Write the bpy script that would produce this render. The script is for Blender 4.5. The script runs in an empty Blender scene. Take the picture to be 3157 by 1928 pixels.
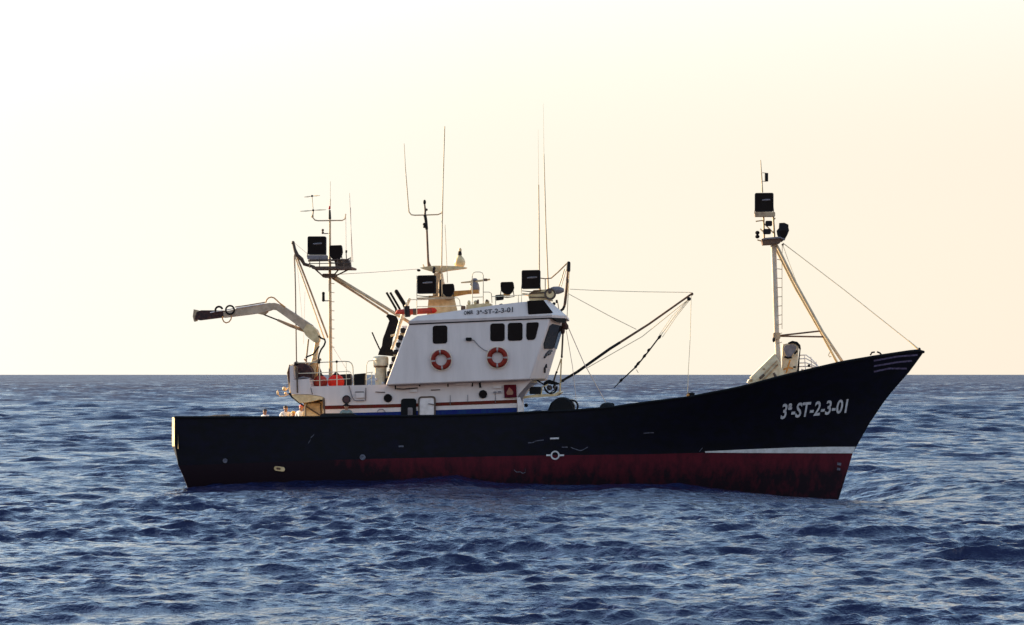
import bpy, math, random
import numpy as np
from mathutils import Vector, Matrix
random.seed(7); np.random.seed(7)
scene = bpy.context.scene
COL = scene.collection
PI = math.pi

# ------------------------------------------------------------------ camera
W_PX, H_PX = 3157.0, 1928.0          # size of the photograph
CXP, HZP = 1578.5, 1155.0            # picture centre column, horizon row
D, CAMH, PPM = 120.0, 4.3, 78.0      # distance to the boat, eye height, pixels per metre at the boat
F = PPM * D
cam = bpy.data.cameras.new('camera'); camo = bpy.data.objects.new('camera', cam); COL.objects.link(camo)
camo.location = (0, -D, CAMH); camo.rotation_euler = (PI/2, 0, 0)
cam.sensor_width = 36; cam.lens = 36*F/W_PX
cam.shift_y = (HZP - H_PX/2)/W_PX
cam.clip_start = 1; cam.clip_end = 90000
scene.camera = camo

# ------------------------------------------------------------------ light
SUN_A, SUN_E = math.radians(28), math.radians(13)    # left of the view, 28 degrees behind the boat
sdir = Vector((-math.cos(SUN_A)*math.cos(SUN_E), math.sin(SUN_A)*math.cos(SUN_E), math.sin(SUN_E)))
world = bpy.data.worlds.new('World'); scene.world = world; world.use_nodes = True
wn, wl = world.node_tree.nodes, world.node_tree.links
wn.clear()
def wnode(t, **k):
    n = wn.new(t)
    for a, b in k.items(): setattr(n, a, b)
    return n
sky = wnode('ShaderNodeTexSky', sky_type='NISHITA', sun_disc=False)
sky.sun_elevation = SUN_E; sky.sun_rotation = math.atan2(sdir.x, sdir.y)
sky.air_density = 1.0; sky.dust_density = 0.6; sky.ozone_density = 1.5
bg = wnode('ShaderNodeBackground'); bg.inputs['Strength'].default_value = 0.15
wl.new(sky.outputs[0], bg.inputs['Color'])
# warm evening haze bank low over the sea, whiter towards the sun
tc = wnode('ShaderNodeTexCoord'); sep = wnode('ShaderNodeSeparateXYZ')
wl.new(tc.outputs['Generated'], sep.inputs[0])
band = wnode('ShaderNodeMapRange', interpolation_type='SMOOTHSTEP')
for k, v in zip((1, 2, 3, 4), (0.06, 0.31, 0.97, 0.0)): band.inputs[k].default_value = v
wl.new(sep.outputs['Z'], band.inputs[0])
dot = wnode('ShaderNodeVectorMath', operation='DOT_PRODUCT'); dot.inputs[1].default_value = (-math.cos(SUN_A), math.sin(SUN_A), 0)
wl.new(tc.outputs['Generated'], dot.inputs[0])
ramp = wnode('ShaderNodeValToRGB')
mr_ = wnode('ShaderNodeMapRange'); wl.new(dot.outputs['Value'], mr_.inputs[0])
for k, v in zip((1, 2, 3, 4), (-1, 1, 0, 1)): mr_.inputs[k].default_value = v
wl.new(mr_.outputs[0], ramp.inputs[0])
EXP = 1.45; q = 2**-EXP
els = ramp.color_ramp.elements
els[0].position = 0.0; els[0].color = (1.35*q, 1.0*q, .90*q, 1)  # unseen sky behind the camera, brightened and warmed to light the near walls
els[1].position = 1.0; els[1].color = (2.2*q, 2.0*q, 1.7*q, 1)
for pos, c in ((.30, (1.35, 1.0, .90)), (.52, (1.0, .82, .68)), (.66, (.985, .87, .72)), (.735, (1.0, .925, .785)), (.80, (1.04, 1.01, .92))):
    e_ = els.new(pos); e_.color = (c[0]*q, c[1]*q, c[2]*q, 1)
bg2 = wnode('ShaderNodeBackground'); wl.new(ramp.outputs[0], bg2.inputs['Color'])
addn = wnode('ShaderNodeMixShader'); wl.new(band.outputs[0], addn.inputs[0]); wl.new(bg.outputs[0], addn.inputs[1]); wl.new(bg2.outputs[0], addn.inputs[2])
wo = wnode('ShaderNodeOutputWorld'); wl.new(addn.outputs[0], wo.inputs[0])
sl = bpy.data.lights.new('sun', 'SUN'); sl.energy = 4.5; sl.angle = math.radians(0.5); sl.color = (1.0, 0.80, 0.52)
so = bpy.data.objects.new('sun', sl); COL.objects.link(so); so.rotation_euler = sdir.to_track_quat('Z', 'Y').to_euler(); so.location = (-60, 40, 40)
vs = scene.view_settings; vs.view_transform = 'Standard'; vs.look = 'None'; vs.gamma = 1; vs.exposure = EXP

# ------------------------------------------------------------------ geometry helpers
PSI = math.radians(3)                                   # the bow points a little towards the viewer
BD = Vector((math.cos(PSI), -math.sin(PSI), 0))         # forward
LD = Vector((math.sin(PSI), math.cos(PSI), 0))          # to port, away from the viewer
CAMP = Vector((0, -D, CAMH)); UP = Vector((0, 0, 1))
def P(px, py, v=0.0):
    """point of the boat's lengthwise plane v metres to port of its centreline"""
    d = Vector(((px-CXP)/F, 1.0, (HZP-py)/F))
    return CAMP + d*((v - CAMP.dot(LD))/d.dot(LD))
ROLL = 0.018
def mirror(p):
    v = p.dot(LD); return p - LD*(2*v) + UP*(ROLL*2*v)
def m(px): return px/PPM
def interp(x, tab):
    xs = [a for a, _ in tab]; ys = [b for _, b in tab]
    return float(np.interp(x, xs, ys))

class MB:
    def __init__(s): s.v = []; s.f = []; s.mi = []; s.k = 0
    def face(s, idx): s.f.append(tuple(idx)); s.mi.append(s.k)
    def add(s, pts):
        n = len(s.v); s.v += [Vector(p) for p in pts]; return list(range(n, n+len(pts)))
    def ring(s, a, b, closed=True):
        n = len(a)
        for i in range(n if closed else n-1):
            j = (i+1) % n; s.face((a[i], a[j], b[j], b[i]))
    def loft(s, rings, caps=True):
        ids = [s.add(r) for r in rings]
        for a, b in zip(ids, ids[1:]): s.ring(a, b)
        if caps: s.face(reversed(ids[0])); s.face(ids[-1])
        return ids
    def prism(s, pts, depth):
        """outline pts pushed depth metres away along the port direction"""
        s.loft([pts, [p + LD*depth for p in pts]])
    def pprism(s, poly, v0, v1, mid=None):
        s.prism([P(x, y, v0) for x, y in poly], v1-v0)
    def tube(s, pts, r, n=8, caps=True):
        pts = [Vector(p) for p in pts]
        if not isinstance(r, (list, tuple)): r = [r]*len(pts)
        rings = []; ref = None
        for i, p in enumerate(pts):
            a = pts[max(i-1, 0)]; b = pts[min(i+1, len(pts)-1)]
            t = (b-a)
            if t.length < 1e-7: t = Vector((0, 0, 1))
            t.normalize()
            if ref is None: ref = Vector((0, 1, 0)) if abs(t.y) < .9 else Vector((1, 0, 0))
            x = (ref - t*ref.dot(t)).normalized(); y = t.cross(x); ref = x
            rings.append([p + (x*math.cos(2*PI*k/n) + y*math.sin(2*PI*k/n))*r[i] for k in range(n)])
        s.loft(rings, caps)
    def T(s, pp, v, r, n=8):
        """tube through picture points; v one depth or a list; r radius in pixels"""
        if not isinstance(v, (list, tuple)): v = [v]*len(pp)
        rr = [m(q) for q in r] if isinstance(r, (list, tuple)) else m(r)
        s.tube([P(x, y, w) for (x, y), w in zip(pp, v)], rr, n)
    def lathe(s, base, axis, prof, n=14):
        axis = Vector(axis).normalized()
        ref = Vector((1, 0, 0)) if abs(axis.x) < .9 else Vector((0, 1, 0))
        x = (ref - axis*ref.dot(axis)).normalized(); y = axis.cross(x)
        s.loft([[base + axis*h + (x*math.cos(2*PI*k/n) + y*math.sin(2*PI*k/n))*max(r, 1e-4) for k in range(n)] for r, h in prof])
    def ball(s, c, rx, ry=None, rz=None, n=12, h=8):
        ry = ry or rx; rz = rz or rx
        s.loft([[c + BD*(rx*math.sin(PI*(i+.02)/(h+.04))*math.cos(2*PI*k/n)) + LD*(ry*math.sin(PI*(i+.02)/(h+.04))*math.sin(2*PI*k/n))
                 - UP*(rz*math.cos(PI*(i+.02)/(h+.04))) for k in range(n)] for i in range(h+1)])
    def torus(s, c, ax, ay, R, r, n=28, k=10, a0=0, a1=2*PI):
        az_ = ax.cross(ay).normalized(); full = abs(a1-a0-2*PI) < 1e-6
        rings = []
        for i in range(n if full else n+1):
            a = a0 + (a1-a0)*i/n; d = ax*math.cos(a) + ay*math.sin(a)
            rings.append(s.add([c + d*(R + r*math.cos(2*PI*j/k)) + az_*(r*math.sin(2*PI*j/k)) for j in range(k)]))
        for i in range(len(rings) if full else len(rings)-1): s.ring(rings[i], rings[(i+1) % len(rings)])
    def box(s, c, dx, dy, dz, ux=None):
        ux = ux or BD; 
        uy = UP.cross(ux)
        lo = [c + ux*(sx*dx/2) + uy*(sy*dy/2) - UP*(dz/2) for sx, sy in ((-1,-1),(1,-1),(1,1),(-1,1))]
        s.loft([lo, [p + UP*dz for p in lo]])
    def pieces(s):
        # the separate pieces of this mesh: loose islands that do not lie close to one another
        par = list(range(len(s.v)))
        def find(a):
            while par[a] != a: par[a] = par[par[a]]; a = par[a]
            return a
        for f in s.f:
            r = find(f[0])
            for i in f[1:]: par[find(i)] = r
        isl = {}
        for i in range(len(s.v)): isl.setdefault(find(i), []).append(i)
        ks = list(isl); A = [np.array([s.v[i][:] for i in isl[k]]) for k in ks]
        lo = [a.min(0) for a in A]; hi = [a.max(0) for a in A]; sz = [np.linalg.norm(h-l) for l, h in zip(lo, hi)]
        g = list(range(len(ks)))
        def gf(a):
            while g[a] != a: a = g[a]
            return a
        for i in range(len(ks)):
            for j in range(i):
                gap = np.linalg.norm(np.maximum(0, np.maximum(lo[i]-hi[j], lo[j]-hi[i])))
                if gap < .4*max(sz[i], sz[j]): g[gf(i)] = gf(j)
        out = {}
        for i, k in enumerate(ks): out.setdefault(gf(i), set()).update(isl[k])
        return list(out.values())
    def build(s, name, mats, parent=None, smooth=40, bevel=0, loc=None):
        if parent and len(s.v) < 6000 and 'lettering' not in name and name != 'hull':
            pc = s.pieces()
            if len(pc) > 1:
                first = None
                for keep in pc:
                    q = MB(); idx = {}
                    for i in sorted(keep): idx[i] = len(q.v); q.v.append(s.v[i])
                    for f, k in zip(s.f, s.mi):
                        if f[0] in idx: q.f.append(tuple(idx[i] for i in f)); q.mi.append(k)
                    o = q._build(name, mats, parent, smooth, bevel, loc); first = first or o
                return first
        return s._build(name, mats, parent, smooth, bevel, loc)
    def _build(s, name, mats, parent=None, smooth=40, bevel=0, loc=None):
        base = Vector(loc) if loc is not None else (root_loc(parent) if parent else Vector((0, 0, 0)))
        me = bpy.data.meshes.new(name)
        me.from_pydata([tuple(p-base) for p in s.v], [], s.f)
        if not isinstance(mats, (list, tuple)): mats = [mats]
        for q in mats: me.materials.append(q)
        me.polygons.foreach_set('material_index', s.mi)
        import bmesh
        b = bmesh.new(); b.from_mesh(me); bmesh.ops.recalc_face_normals(b, faces=b.faces); b.to_mesh(me); b.free()
        if smooth: me.shade_smooth(); me.set_sharp_from_angle(angle=math.radians(smooth))
        o = bpy.data.objects.new(name, me); COL.objects.link(o)
        if parent: o.parent = parent
        else: o.location = base
        if bevel:
            bv = o.modifiers.new('bevel', 'BEVEL'); bv.width = bevel; bv.segments = 2; bv.limit_method = 'ANGLE'
        return o
def root_loc(o):
    while o.parent: o = o.parent
    return o.location
def tag(o, label, cat, group=None, kind=None):
    o['label'] = label; o['category'] = cat
    if group: o['group'] = group
    if kind: o['kind'] = kind
    return o
def empty(name, loc, parent=None):
    o = bpy.data.objects.new(name, None); COL.objects.link(o); o.location = loc; o.empty_display_size = .2
    if parent: o.parent = parent; o.location = (0, 0, 0)
    return o
def rrect(x0, y0, x1, y1, r, n=4, slope=0.0):
    """rounded rectangle in picture pixels, its rows tilted by slope"""
    out = []
    for cx, cy, a in ((x1-r, y0+r, -90), (x1-r, y1-r, 0), (x0+r, y1-r, 90), (x0+r, y0+r, 180)):
        for i in range(n+1):
            t = math.radians(a + 90*i/n); out.append((cx + r*math.cos(t), cy + r*math.sin(t)))
    xm = (x0+x1)/2
    return [(x, y + slope*(x-xm)) for x, y in out]
def circ(cx, cy, r, n=20, ry=None):
    return [(cx + r*math.cos(2*PI*k/n), cy + (ry or r)*math.sin(2*PI*k/n)) for k in range(n)]
def arc(cx, cy, r, a0, a1, n=8, ry=None):
    return [(cx + r*math.cos(math.radians(a0+(a1-a0)*k/n)), cy - (ry or r)*math.sin(math.radians(a0+(a1-a0)*k/n))) for k in range(n+1)]

# ------------------------------------------------------------------ materials
def mat(name, col, col2=None, rough=.5, scale=2.0, lo=.42, hi=.62, stretch=(1, 1, 1), metal=0, bump=.0, spec=.5, detail=5):
    ma = bpy.data.materials.new(name); ma.use_nodes = True
    n, l = ma.node_tree.nodes, ma.node_tree.links
    b = n['Principled BSDF']
    b.inputs['Roughness'].default_value = rough; b.inputs['Metallic'].default_value = metal
    b.inputs['Specular IOR Level'].default_value = spec
    col2 = col2 or tuple(c*.8 for c in col)
    t = n.new('ShaderNodeTexCoord'); mp = n.new('ShaderNodeMapping'); mp.inputs['Scale'].default_value = stretch
    nz = n.new('ShaderNodeTexNoise'); nz.inputs['Scale'].default_value = scale; nz.inputs['Detail'].default_value = detail; nz.inputs['Roughness'].default_value = .65
    mr = n.new('ShaderNodeMapRange')
    for k, v in zip((1, 2, 3, 4), (lo, hi, 0, 1)): mr.inputs[k].default_value = v
    mx = n.new('ShaderNodeMix'); mx.data_type = 'RGBA'
    mx.inputs[6].default_value = (*col, 1); mx.inputs[7].default_value = (*col2, 1)
    l.new(t.outputs['Object'], mp.inputs[0]); l.new(mp.outputs[0], nz.inputs['Vector']); l.new(nz.outputs[0], mr.inputs[0])
    l.new(mr.outputs[0], mx.inputs[0]); l.new(mx.outputs[2], b.inputs['Base Color'])
    if bump:
        bp = n.new('ShaderNodeBump'); bp.inputs['Strength'].default_value = bump; bp.inputs['Distance'].default_value = .02
        l.new(nz.outputs[0], bp.inputs['Height']); l.new(bp.outputs[0], b.inputs['Normal'])
    return ma
M = {}
M['white'] = mat('white_paint', (.69, .575, .51), (.585, .48, .42), .5, 2.6, .42, .78, (1, 1, .14))
M['white2'] = mat('white_trim', (.76, .66, .60), (.62, .53, .47), .45, 3)
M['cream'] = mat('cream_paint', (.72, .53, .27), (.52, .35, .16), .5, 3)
M['pale'] = mat('pale_cream_paint', (.74, .62, .42), (.58, .46, .28), .5, 4)
M['tan'] = mat('tan_steel', (.48, .33, .18), (.28, .17, .09), .5, 4)
M['mast'] = mat('mast_paint', (.62, .44, .25), (.44, .29, .15), .45, 3, stretch=(1, 1, .3))
M['rust'] = mat('rusty_steel', (.16, .075, .035), (.07, .035, .02), .7, 6)
M['brown'] = mat('brown_steel', (.10, .055, .03), (.05, .03, .02), .6, 6)
M['dark'] = mat('dark_metal', (.007, .0065, .008), (.014, .010, .010), .6, 6, spec=.2)
M['black'] = mat('black_paint', (.005, .005, .006), (.008, .007, .007), .7, 5, spec=.15)
M['rubber'] = mat('black_rubber', (.012, .012, .012), (.02, .018, .016), .8, 6, spec=.25)
M['glass'] = mat('dark_glass', (.003, .003, .004), (.005, .005, .006), .15, 2, spec=.06)
M['hull'] = mat('black_hull_paint', (.0042, .0040, .0055), (.0055, .0050, .014), .6, 2.2, .4, .75, (1, 1, 1.6), spec=.13)
M['boot'] = mat('red_antifouling', (.082, .009, .015), (.012, .006, .009), .7, 3.2, .38, .74, (1, 1, .45), spec=.1, detail=9)
def boot_darkening(ma):
    # darker towards the water and along the after body
    n, l = ma.node_tree.nodes, ma.node_tree.links
    mx = [x for x in n if x.type == 'MIX'][0]; src = mx.inputs[0].links[0].from_socket
    t = n.new('ShaderNodeTexCoord'); sp = n.new('ShaderNodeSeparateXYZ'); l.new(t.outputs['Object'], sp.inputs[0])
    acc = src
    for ax, a, b, w in (('Z', 1.0, .25, .75), ('X', -4.2, -8.0, 1.0)):
        mr = n.new('ShaderNodeMapRange'); l.new(sp.outputs[ax], mr.inputs[0])
        for k, v in zip((1, 2, 3, 4), (a, b, -.12, w)): mr.inputs[k].default_value = v
        ad = n.new('ShaderNodeMath'); ad.operation = 'ADD'; l.new(acc, ad.inputs[0]); l.new(mr.outputs[0], ad.inputs[1]); acc = ad.outputs[0]
    ad.use_clamp = True; l.new(acc, mx.inputs[0])
boot_darkening(M['boot'])
M['blue'] = mat('blue_band', (.004, .010, .11), (.005, .03, .10), .6, 5, spec=.15)
M['redband'] = mat('red_band', (.125, .010, .006), (.10, .020, .006), .6, 4, spec=.15)
M['orange'] = mat('orange_float', (1.0, .055, .018), (.9, .045, .015), .45, 8)
def translucent(ma, col, f):
    n, l = ma.node_tree.nodes, ma.node_tree.links; out = [x for x in n if x.type == 'OUTPUT_MATERIAL'][0]
    t = n.new('ShaderNodeBsdfTranslucent'); t.inputs[0].default_value = (*col, 1); x = n.new('ShaderNodeMixShader'); x.inputs[0].default_value = f
    l.new(n['Principled BSDF'].outputs[0], x.inputs[1]); l.new(t.outputs[0], x.inputs[2]); l.new(x.outputs[0], out.inputs[0])
translucent(M['orange'], (1.0, .07, .02), .55)
M['orange2'] = mat('weathered_orange', (.52, .040, .012), (.34, .028, .010), .6, 5)
M['lifering'] = mat('lifebuoy_orange', (.24, .022, .010), (.18, .017, .009), .6, 9, spec=.15)
M['lifewhite'] = mat('lifebuoy_band', (.36, .28, .25), None, .5, 9)
M['hose'] = mat('orange_hose', (.62, .27, .05), (.45, .17, .03), .5, 8)
M['yellow'] = mat('yellow_oilskin', (.72, .48, .12), (.6, .38, .09), .45, 7)
M['grey'] = mat('grey_paint', (.20, .165, .165), (.14, .115, .11), .55, 4)
M['crane'] = mat('crane_paint', (.52, .37, .24), (.38, .26, .16), .5, 4)
M['rope'] = mat('rope', (.9, .72, .46), (.75, .57, .34), .8, 20)
M['wire'] = mat('wire_rope', (.75, .55, .40), (.6, .42, .3), .6, 20)
M['deck'] = mat('deck_planks', (.16, .11, .075), (.10, .07, .05), .75, 3, stretch=(.4, 4, 1))
M['net'] = mat('fishing_net', (.022, .018, .016), (.05, .03, .018), .9, 14, bump=.6)
M['netbrown'] = mat('brown_net', (.085, .028, .018), (.02, .010, .010), .9, 12, bump=.6)
M['skin'] = mat('skin', (.36, .19, .12), (.3, .15, .1), .5, 12)
M['hair'] = mat('dark_hair', (.02, .013, .009), (.035, .02, .012), .6, 25)
M['shirt'] = mat('white_shirt', (.78, .76, .72), (.66, .64, .62), .8, 9)
M['pink'] = mat('pink_cap', (.62, .16, .16), None, .7, 9)
M['trouser'] = mat('dark_trousers', (.03, .035, .05), None, .8, 9)
M['green'] = mat('grey_green_jacket', (.20, .24, .21), (.13, .16, .14), .8, 9)
M['redlamp'] = mat('red_lens', (.60, .03, .015), None, .3, 9)
M['letter'] = mat('white_lettering', (.62, .60, .57), (.45, .43, .42), .6, 8)
M['dletter'] = mat('dark_lettering', (.035, .028, .03), (.06, .05, .05), .6, 8)
M['stripe'] = mat('mauve_trim', (.13, .10, .16), (.07, .05, .09), .6, 6)
M['white_stripe'] = mat('white_stripe', (.66, .64, .60), (.52, .5, .46), .5, 5)
M['scrape'] = mat('bare_scrape', (.13, .125, .15), (.05, .05, .07), .7, 14)

def sea_material():
    ma = bpy.data.materials.new('sea_water'); ma.use_nodes = True
    n, l = ma.node_tree.nodes, ma.node_tree.links
    b = n['Principled BSDF']
    b.inputs['Base Color'].default_value = (.010, .013, .042, 1); b.inputs['Specular Tint'].default_value = (.92, .87, 1.0, 1); b.inputs['IOR'].default_value = 1.34
    g = n.new('ShaderNodeNewGeometry')
    # waves too far off to be modelled one by one: a rougher surface
    ln = n.new('ShaderNodeVectorMath'); ln.operation = 'DISTANCE'; ln.inputs[1].default_value = (0, -D, 0)
    l.new(g.outputs['Position'], ln.inputs[0])
    mr = n.new('ShaderNodeMapRange')
    for k, v in zip((1, 2, 3, 4), (60, 800, .08, .56)): mr.inputs[k].default_value = v
    l.new(ln.outputs['Value'], mr.inputs[0])
    cp = n.new('ShaderNodeTexNoise'); cp.inputs['Scale'].default_value = .16; cp.inputs['Detail'].default_value = 6; cp.inputs['Roughness'].default_value = .7   # cat's paws
    cm = n.new('ShaderNodeMapping'); cm.inputs['Scale'].default_value = (1, .35, 1); l.new(g.outputs['Position'], cm.inputs[0]); l.new(cm.outputs[0], cp.inputs['Vector'])
    cr_ = n.new('ShaderNodeMapRange')
    for k, v in zip((1, 2, 3, 4), (.36, .64, .35, 1.65)): cr_.inputs[k].default_value = v
    l.new(cp.outputs[0], cr_.inputs[0])
    c2 = n.new('ShaderNodeTexNoise'); c2.inputs['Scale'].default_value = .035; c2.inputs['Detail'].default_value = 7; c2.inputs['Roughness'].default_value = .75
    cm2 = n.new('ShaderNodeMapping'); cm2.inputs['Scale'].default_value = (1, .12, 1); l.new(g.outputs['Position'], cm2.inputs[0]); l.new(cm2.outputs[0], c2.inputs['Vector'])
    cr2 = n.new('ShaderNodeMapRange')
    for k, v in zip((1, 2, 3, 4), (.36, .64, .62, 1.38)): cr2.inputs[k].default_value = v
    l.new(c2.outputs[0], cr2.inputs[0])
    r0 = n.new('ShaderNodeMath'); r0.operation = 'MULTIPLY'; l.new(mr.outputs[0], r0.inputs[0]); l.new(cr2.outputs[0], r0.inputs[1])
    rm = n.new('ShaderNodeMath'); rm.operation = 'MULTIPLY'; l.new(r0.outputs[0], rm.inputs[0]); l.new(cr_.outputs[0], rm.inputs[1]); l.new(rm.outputs[0], b.inputs['Roughness'])
    mp = n.new('ShaderNodeMapping'); mp.inputs['Scale'].default_value = (1, 1, 1); l.new(g.outputs['Position'], mp.inputs[0])
    hs = None
    for sc, det, dist in ((2.6, 4, .13), (8.0, 3, .035)):
        nz = n.new('ShaderNodeTexNoise'); nz.inputs['Scale'].default_value = sc; nz.inputs['Detail'].default_value = det
        l.new(mp.outputs[0], nz.inputs['Vector'])
        bp = n.new('ShaderNodeBump'); bp.inputs['Strength'].default_value = 1.0; bp.inputs['Distance'].default_value = dist
        l.new(nz.outputs[0], bp.inputs['Height'])
        if hs: l.new(hs.outputs[0], bp.inputs['Normal'])
        hs = bp
    l.new(hs.outputs[0], b.inputs['Normal'])
    return ma

# ------------------------------------------------------------------ the sea: one sheet to the horizon
WL = [(200, -.1), (500, -.24), (620, -.22), (800, -.06), (950, .08), (1150, .16), (1300, .30), (1406, .45), (1536, .2), (1750, .08), (1893, .18), (2100, .06),
      (2192, -.10), (2285, -.28), (2417, -.50), (2500, -.78), (2600, -.96), (2700, -.6), (2850, -.15), (3000, 0)]
def sea():
    r = [3.0]
    while r[-1] < 40000:
        q = r[-1]
        st = .03 if q < 44 else .0014 if q < 135 else .0017 if q < 420 else .0030 if q < 1500 else .007 if q < 6000 else .25
        r.append(q*(1+st))
    r = np.array(r)
    fine = np.arange(-.26, .2601, .0008)
    coarse = np.concatenate([np.linspace(.26, 2*PI-.26, 60)[1:-1]])
    th = np.concatenate([fine, coarse])          # angle from +y, clockwise
    nr, nt = len(r), len(th)
    R_, T_ = np.meshgrid(r, th, indexing='ij')
    X = (R_*np.sin(T_)).ravel(); Y = (-D + R_*np.cos(T_)).ravel()
    dr = np.gradient(r); SP = np.repeat(dr, nt)
    tw = np.full(nt, .0008); tw[len(fine):] = .1
    SP = np.maximum(SP, (r[:, None]*tw[None, :]).ravel())
    Z = np.zeros_like(X); DX = np.zeros_like(X); DY = np.zeros_like(X)
    rng = np.random.RandomState(11)
    comps = []
    NW = 130
    for i in range(NW):
        lam = .22*(20/.22)**((i+rng.rand())/NW)
        w = 1.0 if lam < 1.0 else (1.0/lam)**1.75
        slope = .059*math.sqrt(w)*(1 if lam > .5 else .8)
        ang = math.radians(-90 + 10 + rng.normal()*(21 if lam > .7 else 36))
        comps.append((lam, slope*lam/(2*PI), ang, rng.rand()*2*PI))
    # uneven wind: patches of livelier and calmer water
    patch = 1 + .24*np.sin(X*.11+Y*.045+1.3)*np.sin(Y*.083-X*.03+.4) + .25*np.sin(X*.31-Y*.12+2.)*np.sin(Y*.21+X*.1)
    for lam, a, ang, ph in comps:
        kx, ky = 2*PI/lam*math.cos(ang), 2*PI/lam*math.sin(ang)
        fade = np.clip((lam/SP-2.0)/2.5, 0, 1)
        sel = np.nonzero(fade > 0)[0]
        p = kx*X[sel] + ky*Y[sel] + ph
        A = a*fade[sel]*patch[sel]
        if lam > 1.0: A = A*(1 + .7*np.clip((R_.ravel()[sel]-130)/120, 0, 1) + (1.7 if lam > 2 else .5)*np.clip((R_.ravel()[sel]-220)/500, 0, 1))
        Z[sel] += A*np.cos(p); s = A*np.sin(p)*1.0
        DX[sel] -= math.cos(ang)*s; DY[sel] -= math.sin(ang)*s
    # the swell the boat lies in, with its trough under the bow; calmer in the boat's lee
    lee = np.exp(-((X-1)/17)**4)*np.exp(-((Y+9)/9)**2)
    near = np.exp(-((X-0)/22)**6)*np.exp(-((Y+1)/9)**2)
    k = 1-.25*lee - .05*near; k = np.clip(k, .3, 1)
    Z *= k; DX *= k; DY *= k
    px = CXP + X*PPM
    Z += np.interp(px, [a for a, _ in WL], [b for _, b in WL])*np.exp(-((Y+2)/10)**2)
    X += DX; Y += DY
    co = np.stack([X, Y, Z], 1)
    co = np.concatenate([co, [[0, -D, 0]]])
    i = np.arange(nr-1)[:, None]; j = np.arange(nt)[None, :]; j2 = (j+1) % nt
    q = np.stack([i*nt+j, (i+1)*nt+j, (i+1)*nt+j2, i*nt+j2], -1).reshape(-1, 4)
    j = np.arange(nt); tri = np.stack([np.full(nt, nr*nt), j, (j+1) % nt], -1)
    me = bpy.data.meshes.new('sea')
    me.vertices.add(len(co)); me.vertices.foreach_set('co', co.astype(np.float32).ravel())
    me.loops.add(q.size+tri.size); me.loops.foreach_set('vertex_index', np.concatenate([q.ravel(), tri.ravel()]).astype(np.int32))
    me.polygons.add(len(q)+len(tri))
    me.polygons.foreach_set('loop_start', np.concatenate([np.arange(len(q))*4, len(q)*4+np.arange(len(tri))*3]).astype(np.int32))
    me.polygons.foreach_set('use_smooth', np.ones(len(q)+len(tri), bool))
    me.update(calc_edges=True); me.validate()
    me.materials.append(sea_material())
    o = bpy.data.objects.new('sea', me); COL.objects.link(o)
    o['kind'] = 'structure'; o['label'] = 'choppy blue grey sea reaching to the level horizon'; o['category'] = 'sea'
sea()

# ------------------------------------------------------------------ the fishing boat
boat = empty('fishing_boat', (0, 0, 0))
tag(boat, 'black hulled fishing boat with white wheelhouse, tall masts and red waterline lying on the sea', 'fishing boat')
SHEER = [(520, 1287), (985, 1287), (1010, 1285), (1340, 1283), (1480, 1279), (1560, 1276), (1650, 1271), (1771, 1266), (1854, 1259), (1896, 1255),
         (2002, 1240), (2118, 1226), (2250, 1201), (2300, 1190), (2400, 1163), (2500, 1139), (2600, 1116), (2700, 1099), (2800, 1084), (2830, 1081), (2848, 1086)]
BOOT = [(520, 1437), (1000, 1419), (1200, 1414), (1500, 1408), (1710, 1404), (2000, 1401), (2180, 1396), (2640, 1398)]
STEM = [(1081, 2848), (1086, 2848), (1095, 2842), (1153, 2799), (1200, 2756), (1240, 2725), (1302, 2683), (1362, 2649), (1383, 2638), (1398, 2629), (1438, 2617), (1491, 2601), (1620, 2560)]
STERN = [(1287, 538), (1375, 538), (1382, 541), (1437, 550), (1487, 573), (1620, 610)]
BS = [(0, 3.15), (.08, 3.5), (.25, 3.75), (.55, 3.75), (.7, 3.5), (.8, 3.0), (.88, 2.25), (.94, 1.4), (.98, .62), (1, .06)]
BB = [(0, 2.9), (.08, 3.3), (.25, 3.68), (.5, 3.68), (.6, 3.42), (.7, 2.9), (.8, 2.1), (.9, 1.1), (1, .04)]
BK = [(0, 1.4), (.1, 2.2), (.3, 2.9), (.5, 2.9), (.7, 1.8), (.85, .8), (1, .03)]
TB = .58
def sm(tab, s):   # smoothed table
    return sum(interp(min(max(s+d, 0), 1), tab)*w for d, w in ((-.03, .25), (0, .5), (.03, .25))) if .03 < s < .97 else interp(s, tab)
def hull_pt(s, t):
    y0 = 1287+(1437-1287)*t/TB if t < TB else 1437+(1620-1437)*(t-TB)/(1-TB)
    y1 = 1086+(1398-1086)*t/TB if t < TB else 1398+(1620-1398)*(t-TB)/(1-TB)
    xl, xr = interp(y0, STERN), interp(y1, STEM)
    px = xl+(xr-xl)*s
    if t <= TB:
        q = t/TB
        pxs = 538+(2848-538)*s
        py = interp(pxs, SHEER)*(1-q) + interp(px, BOOT)*q
        b = sm(BS, s)*(1-q)**1.25 + sm(BB, s)*(1-(1-q)**1.25)
    else:
        q = (t-TB)/(1-TB)
        py = interp(px, BOOT)*(1-q) + 1620*q
        b = sm(BB, s)*(1-q**1.6) + sm(BK, s)*q**1.6
    return px, py, -b
def hull_v(px, py):
    """how far to starboard the hull's side stands at a picture point"""
    s, t = (px-538)/2200., .3
    for _ in range(25):
        lo, hi = 0., 1.
        for _ in range(18):
            mid = (lo+hi)/2
            if hull_pt(s, mid)[1] < py: lo = mid
            else: hi = mid
        t = lo; s = min(max(s + (px-hull_pt(s, t)[0])/2200., 0), 1)
    return hull_pt(s, t)[2]

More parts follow.
